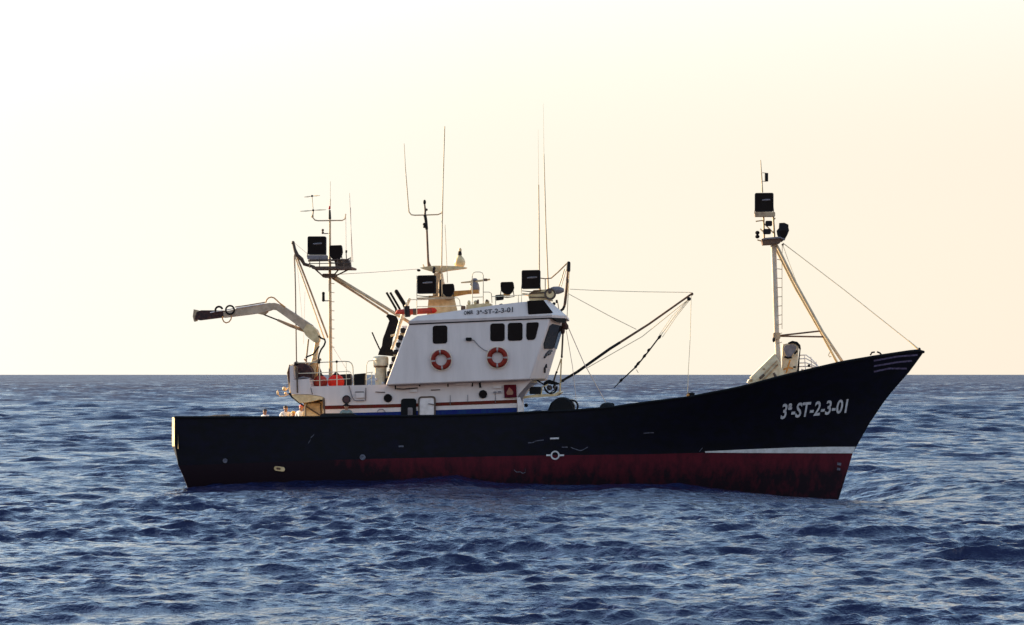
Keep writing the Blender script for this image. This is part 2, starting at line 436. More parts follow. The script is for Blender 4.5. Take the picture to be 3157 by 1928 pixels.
def make_hull():
    mb = MB()
    SS = [i/90 for i in range(86)] + [.955+.045*(i/16) for i in range(1, 17)]
    SS = sorted(set(round(x, 5) for x in SS))
    TT = [TB*i/10 for i in range(11)] + [TB+(1-TB)*i/6 for i in range(1, 7)]
    star = []; port = []
    for t in TT:
        row = [P(*hull_pt(s, t)) for s in SS]
        star.append(mb.add(row)); port.append(mb.add([mirror(p) for p in row]))
    for grid in (star, port):
        for j in range(len(TT)-1):
            mb.k = 0 if j < 10 else 1
            for i in range(len(SS)-1): mb.face((grid[j][i], grid[j+1][i], grid[j+1][i+1], grid[j][i+1]))
    for j in range(len(TT)-1):                      # stem
        mb.k = 0 if j < 10 else 1
        mb.face((star[j][-1], star[j+1][-1], port[j+1][-1], port[j][-1]))
    mb.k = 1; mb.ring(star[-1], port[-1], False)    # flat keel
    # rounded transom
    NV = 14; prev = None
    for j, t in enumerate(TT):
        a = P(*hull_pt(0, t)); b = -a.dot(LD); c = mirror(a); row = [star[j][0]]
        h = .33 if t < TB*.61 else .33-.17*min(1, (t-TB*.6)/.2)
        for k in range(1, NV):
            f = math.sin(PI/2*(-1+2*k/NV)); q = a.lerp(c, (f+1)/2) - BD*(h*(1-abs(f)**4))
            row += mb.add([q])
        row.append(port[j][0])
        if prev:
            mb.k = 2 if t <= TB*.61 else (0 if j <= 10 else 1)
            mb.ring(prev, row, False)
        else: top_tr = row
        prev = row
    mb.k = 1; mb.face(prev)
    # bulwark cap, inner side and deck
    mb.k = 0; ins = []; dins = []
    for s in SS:
        px, py, v = hull_pt(s, 0); b = max(-v-.16, .02)
        p = P(px, py, v); q = p + LD*(-v-b) if b > .02 else p + LD*(-v-.02)
        if s == 0: q = q + BD*.12
        ins.append(q)
        pv = hull_v(px, py+95); bb = max(min(b, -pv-.16), .01); e = q - UP*1.22; ov = px - (interp(py+110, STEM)-30); e = e - BD*m(max(ov, 0)); dins.append(e + LD*(-e.dot(LD)-bb))
    iS = mb.add(ins); iP = mb.add([mirror(p) for p in ins])
    mb.ring(star[0], iS, False); mb.ring(port[0], iP, False)
    mb.k = 2
    dS = mb.add(dins); dP = mb.add([mirror(p) for p in dins])
    mb.ring(iS, dS, False); mb.ring(iP, dP, False)
    mb.k = 0
    tr_in = [mb.v[i] + BD*.16 for i in top_tr[1:-1]]
    ti = [iS[0]] + mb.add(tr_in) + [iP[0]]; mb.ring(top_tr, ti, False)
    td = [dS[0]] + mb.add([p - UP*1.22 for p in tr_in]) + [dP[0]]; mb.k = 2; mb.ring(ti, td, False)
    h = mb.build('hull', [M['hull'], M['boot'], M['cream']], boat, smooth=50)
    dk = MB(); a = dk.add([mb.v[i] + UP*.01 for i in dS]); b = dk.add([mb.v[i] + UP*.01 for i in dP]); dk.ring(a, b, False)
    c = dk.add([mb.v[i] + UP*.01 for i in td]); dk.face(c)
    dk.build('deck', M['deck'], boat, smooth=0)
    rl = MB()
    pts = [P(*hull_pt(s, 0)) for s in SS]; rl.tube(pts, .055, 6); rl.tube([mirror(p) for p in pts], .055, 6)
    rl.build('rail_cap', M['black'], h)
    return h
hull = make_hull()

def on_hull(px, py, off=.02): return P(px, py, hull_v(px, py)-off)
def hull_patch(mb, top, bot, n=24, off=.025):
    """strip painted along the hull between two picture polylines"""
    def samp(pl):
        d = [0]
        for a, b in zip(pl, pl[1:]): d.append(d[-1]+math.hypot(b[0]-a[0], b[1]-a[1]))
        return [(np.interp(d[-1]*i/n, d, [p[0] for p in pl]), np.interp(d[-1]*i/n, d, [p[1] for p in pl])) for i in range(n+1)]
    A = mb.add([on_hull(x, y, off) for x, y in samp(top)]); B = mb.add([on_hull(x, y, off) for x, y in samp(bot)])
    mb.ring(A, B, False)
mb = MB(); hull_patch(mb, [(2174, 1392), (2300, 1386), (2450, 1380), (2560, 1378), (2638, 1378)], [(2174, 1396), (2300, 1397), (2450, 1397.5), (2560, 1398), (2629, 1398)], 40)
mb.build('waterline_stripe', M['white_stripe'], hull)
for a, b, c in (((2694, 1113), (2768, 1099.5), (2829, 1095)), ((2694, 1129.5), (2768, 1117), (2812, 1113)), ((2694, 1146.5), (2742, 1136.5), (2796, 1137))):
    mb = MB(); hull_patch(mb, [(x, y-2.6) for x, y in (a, b, c)], [(x, y+2.6) for x, y in (a, b, c)], 24)
    mb.build('bow_trim_line', M['stripe'], hull)
def text_mesh(body, bold=.0, shear=.0, space=1.0):
    cu = bpy.data.curves.new('t', 'FONT'); cu.body = body; cu.size = 1; cu.offset = bold; cu.shear = shear; cu.space_character = space
    cu.resolution_u = 3
    o = bpy.data.objects.new('t', cu); COL.objects.link(o)
    bpy.context.view_layer.update()
    me = o.to_mesh(); vv = [(p.co.x, p.co.y) for p in me.vertices]; ff = [tuple(p.vertices) for p in me.polygons]
    o.to_mesh_clear(); bpy.data.objects.remove(o); bpy.data.curves.remove(cu)
    return vv, ff
def lettering(name, body, x0, y0, x1, y1, cap0, cap1, place, material, parent, bold=.015, shear=0., slant=0.):
    """baseline from (x0,y0) to (x1,y1), cap height cap0..cap1 pixels"""
    vv, ff = text_mesh(body, bold)
    xa = min(p[0] for p in vv); xb = max(p[0] for p in vv); cap = .70
    mb = MB()
    for x, y in vv:
        f = (x-xa)/(xb-xa); ch = (cap0+(cap1-cap0)*f)*y/cap
        mb.add([place(x0+(x1-x0)*f + slant*ch, y0+(y1-y0)*f - ch)])
    for q in ff: mb.face(q)
    return mb.build(name, material, parent, smooth=0)
lettering('registration_lettering', '3ª-ST-2-3-01', 2406, 1291.5, 2609, 1272, 45, 41, lambda x, y: on_hull(x, y, .035), M['letter'], hull, .022, slant=.17)
mb = MB()                                                       # load line mark
def hull_ring(mb, cx, cy, r0, r1, n=28):
    A = mb.add([on_hull(x, y, .03) for x, y in circ(cx, cy, r1, n)]); B = mb.add([on_hull(x, y, .03) for x, y in circ(cx, cy, r0, n)]); mb.ring(A, B)
hull_ring(mb, 1711.5, 1404, 9.5, 14)
hull_patch(mb, [(1684, 1401.5), (1697, 1401.5)], [(1684, 1406.5), (1697, 1406.5)], 3, .03); hull_patch(mb, [(1726, 1401.5), (1739, 1401.5)], [(1726, 1406.5), (1739, 1406.5)], 3, .03)
mb.build('load_line_mark', M['letter'], hull)
mb = MB(); hull_patch(mb, [(1696, 1350), (1723, 1349)], [(1696, 1355), (1723, 1354)], 3); mb.build('load_line_bar', M['letter'], hull)
mb = MB()
hull_patch(mb, [(1229, 1374), (1244, 1374)], [(1229, 1379), (1244, 1379)], 3)
for pl in ([(950, 1368), (957, 1357), (958, 1350), (966, 1343), (968, 1340)], [(1628, 1366), (1643, 1365), (1652, 1360), (1676, 1357)], [(1732, 1379), (1750, 1379)],
           [(1760, 1380), (1776, 1386), (1790, 1390), (1800, 1386), (1812, 1379)], [(1984, 1336), (2004, 1335), (2016, 1335)], [(1585, 1449), (1592, 1456), (1604, 1455), (1612, 1460), (1621, 1456), (1619, 1444)],
           [(2156, 1393), (2166, 1381)]):
    hull_patch(mb, [(x, y-1.3) for x, y in pl], [(x, y+1.3) for x, y in pl], 12)
mb.build('scuff_marks', M['scrape'], hull, smooth=0)
mb = MB(); hull_patch(mb, [(2582, 1426), (2594, 1428)], [(2581, 1434), (2593, 1436)], 3); hull_patch(mb, [(2581, 1442), (2591, 1444)], [(2580, 1450), (2590, 1451)], 3)
mb.build('draft_mark', M['scrape'], hull)
for cx, cy, rx, mt in ((1118, 1410.5, 8.5, 'scrape'), (694, 1421, 7, 'scrape')):
    mb = MB(); mb.torus(on_hull(cx, cy, .02), BD, UP, m(rx*.75), m(rx*.3), 16, 6); mb.lathe(on_hull(cx, cy, .02), LD, [(m(rx*.6), -.01), (m(rx*.6), .03)]); mb.build('hull_outlet', M[mt], hull)
mb = MB(); mb.prism([on_hull(x, y, .05) for x, y in rrect(845, 1439, 878, 1453, 6.5, slope=.12)], .06); mb.build('cooling_outlet', M['cream'], hull)
mb = MB(); mb.prism([on_hull(x, y, .06) for x, y in rrect(852, 1442, 865, 1449, 3, slope=.12)], .02); mb.build('outlet_rust', M['rust'], hull)
# gear on the bulwark
mb = MB(); mb.T([(2683, 1096), (2688, 1087), (2697, 1086)], -1.9, 2.5); mb.T([(2704, 1085), (2713, 1089), (2718, 1095)], -1.9, 2.5); mb.build('fairlead', M['dark'], hull)

# ---- deckhouse
def mprism(mb, pts, inset=0):
    """outline pts on the starboard side joined to its mirror image"""
    mb.loft([pts, [mirror(p) for p in pts]])
VD = -2.6
dh = MB()
low = [P(x, y, VD) for x, y in ((893, 1128), (903, 1127), (906, 1172), (953, 1168), (958, 1192), (1300, 1183), (1640, 1170), (1600, 1215), (1594, 1226), (1596, 1330), (1000, 1345), (1000, 1226), (985, 1221), (950, 1216), (900, 1216), (894, 1200))]
dh.loft([low, [mirror(p) for p in low]])
dhouse = dh.build('deckhouse', M['white'], boat, smooth=30)
def wall(x, y, off=.0): return P(x, y, VD-off)
def quad_patch(name, poly, mt, parent, off=.015, depth=.02, place=wall):
    mb = MB(); mb.prism([place(x, y, off) for x, y in poly], depth); return mb.build(name, mt, parent, smooth=30)
sl_ = -.028
quad_patch('red_stripe', [(1000, 1251.5), (1236, 1245.5), (1236, 1256), (1000, 1262.5)], M['redband'], dhouse)
quad_patch('red_stripe', [(1283, 1244), (1294, 1243.6), (1294, 1254), (1283, 1254.5)], M['redband'], dhouse)
quad_patch('red_stripe', [(1339, 1242), (1594, 1232.5), (1594, 1243), (1339, 1252.5)], M['redband'], dhouse)
quad_patch('blue_band', [(1000, 1276), (1236, 1269.5), (1236, 1330), (1000, 1332)], M['blue'], dhouse)
quad_patch('blue_band', [(1283, 1267), (1594, 1257), (1594, 1320), (1283, 1329)], M['blue'], dhouse)
quad_patch('doorway', rrect(1236, 1229, 1283, 1345, 9, slope=-.02), M['black'], dhouse, .03)
quad_patch('locker', rrect(1257, 1257, 1272, 1286, 3), M['grey'], dhouse, .06)
dd = MB(); dd.prism([wall(x, y, .10) for x, y in rrect(1292, 1224, 1341, 1290, 9, slope=-.03)], .05)
door = dd.build('door', M['white2'], dhouse)
dd = MB()
o_ = rrect(1289, 1222, 1343.5, 1292, 10, slope=-.03); i_ = rrect(1293.5, 1227, 1338, 1286, 7, slope=-.03)
A = dd.add([wall(x, y, .125) for x, y in o_]); B = dd.add([wall(x, y, .125) for x, y in i_]); C_ = dd.add([wall(x, y, .02) for x, y in o_]); D_ = dd.add([wall(x, y, .10) for x, y in i_])
dd.ring(A, B); dd.ring(A, C_); dd.ring(B, D_); dd.build('door_frame', M['brown'], dhouse)
dd = MB(); dd.T([(1321, 1245), (1338, 1248)], VD-.15, 1.6); dd.build('door_lever', M['grey'], dhouse)
for cx, cy, mt in ((1068, 1232, 'brown'), (1196, 1228, 'glass'), (1489, 1216, 'glass')):
    pb = MB(); pb.lathe(wall(cx, cy, .05), LD, [(m(10.5), 0), (m(10.5), .04)], 24); pb.k = 1; pb.torus(wall(cx, cy, .05), BD, UP, m(11.3), m(1.5), 28, 6)
    pb.build('porthole', [M[mt] if mt == 'glass' else mat('red_porthole_cover', (.05, .012, .012)), M['dark']], dhouse)
fb = MB(); fb.prism([wall(x, y, .14) for x, y in ((1553, 1187), (1591, 1186), (1593, 1225), (1555, 1227))], .13)
fb = fb.build('fire_box', mat('fire_box_red', (.105, .004, .007), (.08, .004, .012), .7, spec=.1), dhouse, bevel=.015)
fl = MB(); fl.prism([wall(x, y, .16) for x, y in ((1571, 1195), (1575, 1199), (1579, 1203), (1582, 1209), (1582, 1214), (1579, 1218), (1564, 1218), (1561, 1212), (1563, 1206), (1566, 1202), (1568, 1196))], .015)
fl.build('flame_emblem', mat('flame_emblem', (.40, .07, .035), (.28, .12, .06)), fb)
# pipes, rails and small fittings on the deckhouse wall
mb = MB()
for x, y, h in ((1219, 1189, 12), (1294, 1187, 5), (1381, 1184, 9)): mb.T([(x, y), (x, y+h)], VD-.06, 2)
mb.T([(1217, 1199), (1245, 1200), (1288, 1196)], VD-.12, 1.6); mb.T([(1329, 1203), (1357, 1202)], VD-.05, 1.2); mb.T([(1095, 1209), (1122, 1209)], VD-.05, 1.3); mb.T([(1157, 1209), (1187, 1210)], VD-.05, 1.2)
mb.T([(1456, 1181), (1456, 1192)], VD-.05, 2); mb.T([(1479, 1180), (1481, 1196)], VD-.05, 3)
mb.build('bracket', M['dark'], dhouse)
mb = MB(); mb.T([(1076, 1190), (1080, 1205), (1086, 1225), (1091, 1233), (1098, 1236), (1124, 1235)], VD-.06, 1.6); mb.T([(958, 1195), (963, 1216)], VD-.04, 1.2); mb.T([(1128, 1196), (1127, 1236)], VD-.04, 1.5)
for x, y0, y1 in ((1442, 1218, 1240), (1388, 1219, 1250), (1527, 1213, 1243)): mb.T([(x, y0), (x, y1)], VD-.035, .9)
mb.build('wall_pipe', M['grey'], dhouse)
for x0, y0, x1, y1, mt in ((1264, 1201.5, 1287, 1209, 'white2'), (1522, 1191.5, 1546, 1197.5, 'white2'), (1521, 1207, 1530, 1213, 'grey'), (1535, 1206, 1544, 1212, 'grey'), (1397, 1181, 1455, 1187, 'white2'), (1098, 1211, 1124, 1227, 'white')):
    quad_patch('wall_lamp' if mt == 'white2' else 'wall_box', rrect(x0, y0, x1, y1, 2, slope=-.03), M[mt], dhouse, .09, .085)
mb = MB(); mb.T(arc(1175, 1275, 13, 20, 160), VD-.05, 1.1); mb.build('hose_hook', M['grey'], dhouse)
# front corner post, flared bracket under the wheelhouse, work platform
mb = MB(); mb.pprism([(1594, 1225), (1603, 1226), (1612, 1250), (1612, 1276), (1605, 1300), (1598, 1300), (1596, 1262)], -2.72, -2.45); mb.build('corner_post', M['white2'], dhouse)
mb = MB()
for v in (-2.3, -.9, .9, 2.3):
    mb.pprism([(1596, 1190), (1625, 1180), (1668, 1180), (1640, 1190), (1625, 1205), (1612, 1228), (1606, 1262), (1596, 1262)], v-.05, v+.05)
mb.build('flared_bracket', M['grey'], dhouse)
mb = MB(); mb.pprism([(1612, 1222), (1640, 1218), (1706, 1216), (1720, 1208), (1728, 1211), (1714, 1222), (1640, 1226), (1612, 1230)], -2.0, 1.6); mb.build('work_platform', M['cream'], dhouse)
mb = MB(); mb.pprism(rrect(1632, 1193, 1666, 1216, 3), -1.9, -.9); mb.build('control_box', M['dark'], dhouse)
mb = MB(); mb.lathe(P(1617, 1250, -2.4), BD, [(.04, 0), (.075, .03), (.075, .1), (.02, .14)], 10); mb.build('deck_lamp', M['black'], dhouse)
mb = MB(); mb.T([(1668, 1218), (1672, 1193), (1690, 1186)], -1.5, 2); mb.T([(1725, 1215), (1727, 1180)], -1.2, 2); mb.T([(1622, 1190), (1655, 1178)], -1.9, 3); mb.build('platform_stanchion', M['cream'], dhouse)
# aft end: overhanging upper deck with its sunlit underside and the doorway bulkhead below
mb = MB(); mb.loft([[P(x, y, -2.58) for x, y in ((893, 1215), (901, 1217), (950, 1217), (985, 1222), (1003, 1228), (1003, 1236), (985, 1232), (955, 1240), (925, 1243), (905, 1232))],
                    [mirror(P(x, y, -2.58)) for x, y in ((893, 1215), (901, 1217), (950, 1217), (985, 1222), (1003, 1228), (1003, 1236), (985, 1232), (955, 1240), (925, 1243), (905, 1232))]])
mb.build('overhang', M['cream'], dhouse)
mb = MB(); mb.T([(892, 1212), (900, 1224), (920, 1240), (936, 1252)], -2.55, [4, 3.2, 2.6, 2.2]); mb.build('overhang_edge', M['dark'], dhouse)
mb = MB(); mb.pprism([(936, 1243), (990, 1238), (1000, 1238), (1000, 1345), (936, 1345)], -1.9, 2.0); mb.build('aft_bulkhead', M['cream'], dhouse)
mb = MB(); mb.T([(942, 1330), (942, 1251), (949, 1243), (981, 1241), (989, 1244), (990, 1330)], -2.0, 2.2); mb.T([(942, 1252), (985, 1280)], -2.02, 2.2); mb.T([(998, 1228), (1000, 1290)], -2.6, 3.5); mb.build('bulkhead_frame', M['brown'], dhouse)

# ---- upper deck aft: railings, stowed gear
deckrail = MB()
for v in (-2.5,):
    deckrail.T([(915, 1119), (985, 1118), (1060, 1114.5)] + [(1076, 1115.5), (1084, 1121), (1088, 1132), (1090, 1190)], v, 1.6)
    deckrail.T([(920, 1152), (985, 1150), (1076, 1145), (1082, 1150)], v, 1.2); deckrail.T([(955, 1175), (1010, 1172), (1080, 1168)], v, 1.0)
    for x in (985, 1038, 1067): deckrail.T([(x, 1116.5), (x+1, 1192)], v, 1.5 if x != 1067 else .9)
deckrail.T([(1129, 1190), (1130, 1125), (1135, 1114), (1147, 1112), (1165, 1111)], -2.2, 1.2); deckrail.T([(1145, 1190), (1146, 1150)], -2.2, 1.0); deckrail.T([(1131, 1150), (1150, 1148)], -2.2, 1.0); deckrail.T([(1131, 1172), (1150, 1160)], -2.2, 1.2)
deckrail.build('upper_railing', M['pale'], boat)
mb = MB(); mb.ball(P(983, 1117, -2.5), m(5)); mb.ball(P(1038, 1115.5, -2.5), m(4)); mb.build('rail_clamp', M['black'], boat)
nr = empty('net_roller', (0, 0, 0), boat)
mb = MB(); mb.lathe(P(925, 1156, -1.9), LD, [(m(20), 0), (m(37), .05), (m(37), .3), (m(34), .4), (m(36), 1.6), (m(38), 3.3), (m(20), 3.6)], 20); mb.build('roller_drum', M['netbrown'], nr)
mb = MB(); mb.T([(901, 1124), (899, 1150), (897, 1180), (896, 1212)], -2.4, [4, 3.6, 3.4, 3]); mb.T([(908, 1128), (906, 1165)], -2.2, 3); mb.build('roller_upright', M['cream'], nr)
mb = MB(); mb.T([(916, 1130), (916, 1170), (917, 1212)], -2.68, 2.6); mb.T([(894, 1125), (888, 1150), (890, 1170), (893, 1205)], -1.6, [3, 4, 3, 3]); mb.build('roller_guard', M['brown'], nr)
mb = MB(); mb.ball(P(914, 1121, -2.3), m(9), m(9), m(6)); mb.build('roller_motor', M['dark'], nr)
mb = MB(); mb.pprism(rrect(918, 1165, 955, 1195, 4), -2.45, -1.6); mb.T([(920, 1168), (935, 1164), (954, 1168)], -2.5, 3); mb.build('deck_locker', M['grey'], boat)
mb = MB(); mb.T([(856, 1213), (862, 1222), (876, 1222), (890, 1216)], -1.2, 1.5); mb.T([(890, 1195), (880, 1205)], -1.2, 1.5); mb.ball(P(877, 1199, -1.25), m(6.5)); mb.ball(P(856, 1211, -1.2), m(3), m(3), m(7)); mb.ball(P(880, 1213, -1.2), m(4)); mb.build('stern_lamp', M['cream'], boat)
# white ventilator drum
mb = MB(); mb.lathe(P(1174, 1192, -1.9), UP, [(m(16), 0), (m(17), .1), (m(18), m(60)), (m(19), m(62)), (m(23.5), m(64)), (m(23.5), m(86)), (m(21), m(91)), (m(8), m(93))], 20); mb.k = 1
mb.torus(P(1174, 1131, -1.9), BD, LD, m(20), m(2.5), 24, 6); mb.build('ventilator', [M['pale'], M['rust']], boat)
mb = MB(); mb.ball(P(1160, 1170, -2.1), m(5)); mb.ball(P(1181, 1183, -2.1), m(5.5)); mb.ball(P(1137, 1190, -2.1), m(4)); mb.build('globe_lamp', M['white2'], boat)

# ---- exhaust stack, pipes and the stair behind the wheelhouse
st = empty('exhaust_stack', (0, 0, 0), boat)
mb = MB(); mb.loft([[P(x, y, v) for v in (-.1, .9) for x, y in (pp if v < 0 else pp[::-1])] for pp in
    (((1165, 1095), (1224, 1100)), ((1170, 1080), (1214, 1086)), ((1177, 1068), (1207, 1072)), ((1180, 1046), (1211, 1046)), ((1184, 1034), (1213, 1040)), ((1186, 1030), (1217, 1030)), ((1200, 990), (1229, 992)), ((1196, 982), (1227, 986)), ((1190, 976), (1222, 975)), ((1196, 968), (1212, 972)))])
mb.build('stack_casing', M['black'], st)
mb = MB(); mb.T([(1222, 899), (1250, 944)], .2, [6.2, 6.2], 12); mb.ball(P(1222, 899, .2), m(6.2)); mb.T([(1246, 940), (1262, 975)], .2, 6); mb.build('exhaust_pipe', M['black'], st)
for x in (1191.5, 1203):
    mb = MB(); mb.T([(x, 902), (x+29, 952), (x+31, 968)], .0, 3.6, 10); mb.build('exhaust_pipe', M['black'], st)
mb = MB(); mb.T([(1147, 1025), (1156, 1046), (1170, 1076), (1176, 1084)], .3, [2.2, 2.2, 2.2, 2]); mb.build('whip_rod', M['dark'], st)
sr = empty('stair', (0, 0, 0), boat)
def stair_line(f): return (1251+(1196-1251)*f, 1005+(1182-1005)*f)
mb = MB(); mb.T([(1263, 920), (1246, 960), (1232, 1000), (1222, 1040), (1208, 1078)], -1.0, [5, 5.5, 5.5, 5, 4]); mb.T([(1228, 1030), (1204, 1036)], -.9, 3); mb.T([(1222, 1040), (1240, 1050)], -.9, 3); mb.build('stair_rail', M['pale'], sr)
mb = MB()
for v in (-2.35, -1.5): mb.T([stair_line(0), stair_line(1)], v, 3.2)
mb.build('stringer', M['brown'], sr)
for i in range(8):
    x, y = stair_line((i+.2)/8)
    mb = MB(); mb.loft([[P(x-11, y-4, v), P(x+7, y-5, v), P(x+7, y+6, v), P(x-8, y+5, v)] for v in (-2.45, -1.45)]); mb.build('stair_step', M['white2'] if i in (0, 2, 3, 5) else M['cream'], sr)
mb = MB()
for i in range(8):
    x, y = stair_line((i+.7)/8); mb.pprism(rrect(x-12, y-9, x+4, y+7, 5), -2.55, -1.6)
mb.build('stair_locker', M['dark'], sr)

# ---- wheelhouse
VW = -3.1
wh = MB()
botA = [P(1189, 1188, VW), P(1634, 1171, VW), P(1677, 1170, -1.5)]
topA = [P(1259, 998, VW), P(1697, 979, VW), P(1733, 981, -1.5)]
def sided(a): return a + [mirror(p) for p in reversed(a)]
wh.loft([sided(botA), sided(topA)])
house = wh.build('wheelhouse', M['white'], boat, smooth=20, bevel=.05)
rf = MB()
r0 = [P(1257, 998.5, VW-.06), P(1700, 979.5, VW-.06), P(1748, 982, -1.5)]
r1 = [P(1262, 990, VW-.10), P(1702, 972, VW-.10), P(1747, 974, -1.5)]
r2 = [P(1287, 974.5, VW+.02), P(1352, 966.5, VW+.02), P(1521, 942, VW+.02), P(1600, 932.5, VW+.02), P(1678, 926.5, VW+.02), P(1690, 925, -1.5)]
def dense(a): return [a[0], a[0].lerp(a[1], .2), a[0].lerp(a[1], .6), a[0].lerp(a[1], .8), a[1], a[2]]
rf.loft([sided(dense(r0)), sided(dense(r1)), sided(r2)])
roof = rf.build('roof_band', M['white'], house, smooth=20)
ww = lambda x, y, off=.0: P(x, y, VW-off)
quad_patch('drip_edge', [(1262, 997.5), (1697, 978.5), (1697, 983), (1262, 1002)], M['dark'], house, .03, .06, ww)
quad_patch('window', rrect(1334, 1004, 1379, 1060, 8, slope=-.03), M['glass'], house, .02, .04, ww)
quad_patch('window', rrect(1511.5, 997.5, 1556, 1052.5, 8, slope=-.03), M['glass'], house, .02, .04, ww)
quad_patch('window', rrect(1565.5, 995.5, 1611, 1051, 8, slope=-.03), M['glass'], house, .02, .04, ww)
quad_patch('window', [(1623, 998), (1627, 995), (1656, 993.5), (1661, 996), (1661, 1002), (1652, 1040), (1648, 1046), (1643, 1048.5), (1628, 1049), (1624, 1045), (1622, 1036)], M['glass'], house, .02, .04, ww)
quad_patch('sun_window', [(1625.5, 928), (1676, 925.7), (1705, 964), (1702, 966), (1630, 970), (1628, 966)], M['glass'], roof, .10, .12, ww)
# windows of the slanted front
def front(f, g, off=.03):
    """f across the slanted corner face (0 side edge, 1 front edge), g up it"""
    a = botA[1].lerp(topA[1], g); b = botA[2].lerp(topA[2], g); n = (b-a).cross(topA[1]-botA[1]).normalized()
    if n.dot(BD) < 0: n = -n
    return a.lerp(b, f) + n*off
def ffront(f, g, off=.03):
    a = botA[2].lerp(topA[2], g); return a.lerp(mirror(a), f) + BD*off
mb = MB(); mb.loft([[front(f, g, o) for f, g in ((.14, .58), (.14, .86), (.3, .9), (.95, .88), (.95, .50), (.3, .50))] for o in (-.02, .03)]); mb.build('window', M['glass'], house)
for k in range(3):
    mb = MB(); mb.loft([[ffront(f, g, o) for f, g in ((.04+.32*k, .52), (.04+.32*k, .88), (.31+.32*k, .88), (.31+.32*k, .52))] for o in (-.02, .03)]); mb.build('window', M['glass'], house)
mb = MB()
for a in (((.55, .40), (.72, .46), (.9, .47)), ((.5, .36), (.62, .40)), ((.72, .41), (.86, .43)), ((.75, .2), (.86, .12)), ((.8, .24), (.86, .2))):
    mb.tube([front(f, g, .02) for f, g in a], .05, 6)
mb.build('worn_mark', M['dletter'], house)
mb = MB(); mb.loft([[front(f, g, o) for f, g in ((-.04, 1.0), (1.05, 1.0), (1.05, .93), (.4, .95))] for o in (.02, .16)]); mb.build('brow_underside', M['black'], house)
quad_patch('junction_box', rrect(1436, 1041, 1454, 1051.5, 3), M['black'], house, .10, .10, ww)
mb = MB(); mb.T([(1454, 1048), (1462, 1050), (1470, 1060), (1480, 1070), (1492, 1079), (1505, 1084)], VW-.04, 1.1); mb.build('cable', M['grey'], house)
lettering('roof_lettering', 'OMIR', 1430, 971, 1459, 967.5, 11, 11, lambda x, y: P(x, y, VW-.09), M['dletter'], roof, .03)
lettering('roof_lettering', '3ª-ST-2-3-01', 1469, 970, 1581.5, 962, 12, 15, lambda x, y: P(x, y, VW-.09), M['dletter'], roof, .02)
mb = MB(); mb.pprism([(1262, 992), (1290, 976), (1290, 982), (1266, 998)], -3.0, -2.8); mb.build('roof_brace', M['white2'], roof)
mb = MB(); mb.pprism([(1538, 939), (1546, 936), (1552, 939)], -2.9, -2.6); mb.build('roof_cleat', M['dark'], roof)

# ---- floodlights
def floodlight(parent, x0, y0, x1, y1, v, kind='square', depth=.42, slope=-.02, glint=None):
    mb = MB(); w = x1-x0
    if kind == 'square': out = rrect(x0, y0, x1, y1, 5, slope=slope)
    else:
        h = y1-y0; r = w*.34
        out = [(x0+3, y0), (x1-4, y0-1), (x1-1, y0+3), (x1+1, y0+h*.45), (x1-1, y0+h*.62), (x1-w*.13, y0+h*.82), (x1-w*.28, y1-1), (x0+w*.5, y1), (x0+w*.3, y1-1), (x0+w*.12, y0+h*.8), (x0+1, y0+h*.6), (x0, y0+h*.35), (x0, y0+3)]
    cx, cy = (x0+x1)/2, (y0+y1)/2
    sh = lambda k: [(cx+(x-cx)*k, cy+(y-cy)*k) for x, y in out]
    a = mb.add([P(x, y, v) for x, y in out]); b = mb.add([P(x, y, v) for x, y in sh(.88)]); mb.ring(a, b)
    mb.k = 1; c = mb.add([P(x, y, v)+LD*.05 for x, y in sh(.86)]); mb.ring(b, c); mb.face(c); mb.k = 0
    back = mb.add([P(x, y, v)+LD*depth for x, y in sh(.8)]); ring2 = mb.add([P(x, y, v)+LD*(depth*.5) for x, y in out]); mb.ring(a, ring2); mb.ring(ring2, back); mb.face(back)
    if glint:  # pale bar stands in for the light streak reflected in the glass
        mb.k = 2; mb.tube([P(glint[0], glint[1], v+.03), P((glint[0]+glint[2])/2, (glint[1]+glint[3])/2, v+.03), P(glint[2], glint[3], v+.03)], [m(2.0), m(3.2), m(2.4)], 8)
    mb.k = 3
    mb.T([(x0+3, cy), (x0-1, y1+6), (cx, y1+9), (x1+1, y1+6), (x1-3, cy)], v+.25, 1.6)
    return mb.build('floodlight', [M['dark'], M['glass'], M['grey'], M['brown']], parent)

# ---- aft mast
am = empty('aft_mast', (0, 0, 0), boat)
mb = MB(); mb.T([(1020, 1200), (1018.5, 1050), (1017.5, 900), (1017, 850), (1017, 700), (1017, 650)], 0, [6.2, 5.4, 4.6, 4.3, 3.5, 3.0], 12); mb.T([(1018, 640), (1018.5, 614)], 0, 1.4); mb.T([(1018.5, 614), (1018.5, 560)], 0, .6); mb.build('mast_pole', M['mast'], am)
mb = MB(); mb.T([(1017, 676), (1016.5, 648)], 0, [4.5, 3.2], 10); mb.k = 1; mb.ball(P(1016, 641, 0), m(3.6), m(3.6), m(6)); mb.build('mast_light', [M['dark'], M['redlamp']], am)
mb = MB(); mb.T([(964, 664), (965, 672), (971, 679), (980, 681), (1017, 680.5), (1055, 680), (1063, 676), (1066, 660)], 0, 2.0); mb.ball(P(963, 667, 0), m(4.2), m(4.2), m(5)); mb.T([(964, 667), (966, 648)], 0, 2.2); mb.build('crossarm', M['mast'], am)
for hx, hy, bl in ((965.5, 649, 40), (962, 605, 24)):
    mb = MB(); mb.ball(P(hx, hy, 0), m(3.6)); mb.build('sensor_hub', M['black'], am)
    for s, dy in ((-1, 3), (1, -2)):
        mb = MB(); mb.tube([P(hx, hy, 0), P(hx+s*bl*.5, hy+dy*.6, -.1), P(hx+s*bl, hy+dy, -.2)], [.01, .028, .012], 6); mb.build('sensor_blade', M['rope'], am)
mb = MB(); mb.T([(965.5, 648), (962, 606)], 0, 1.2); mb.build('sensor_stem', M['rope'], am)
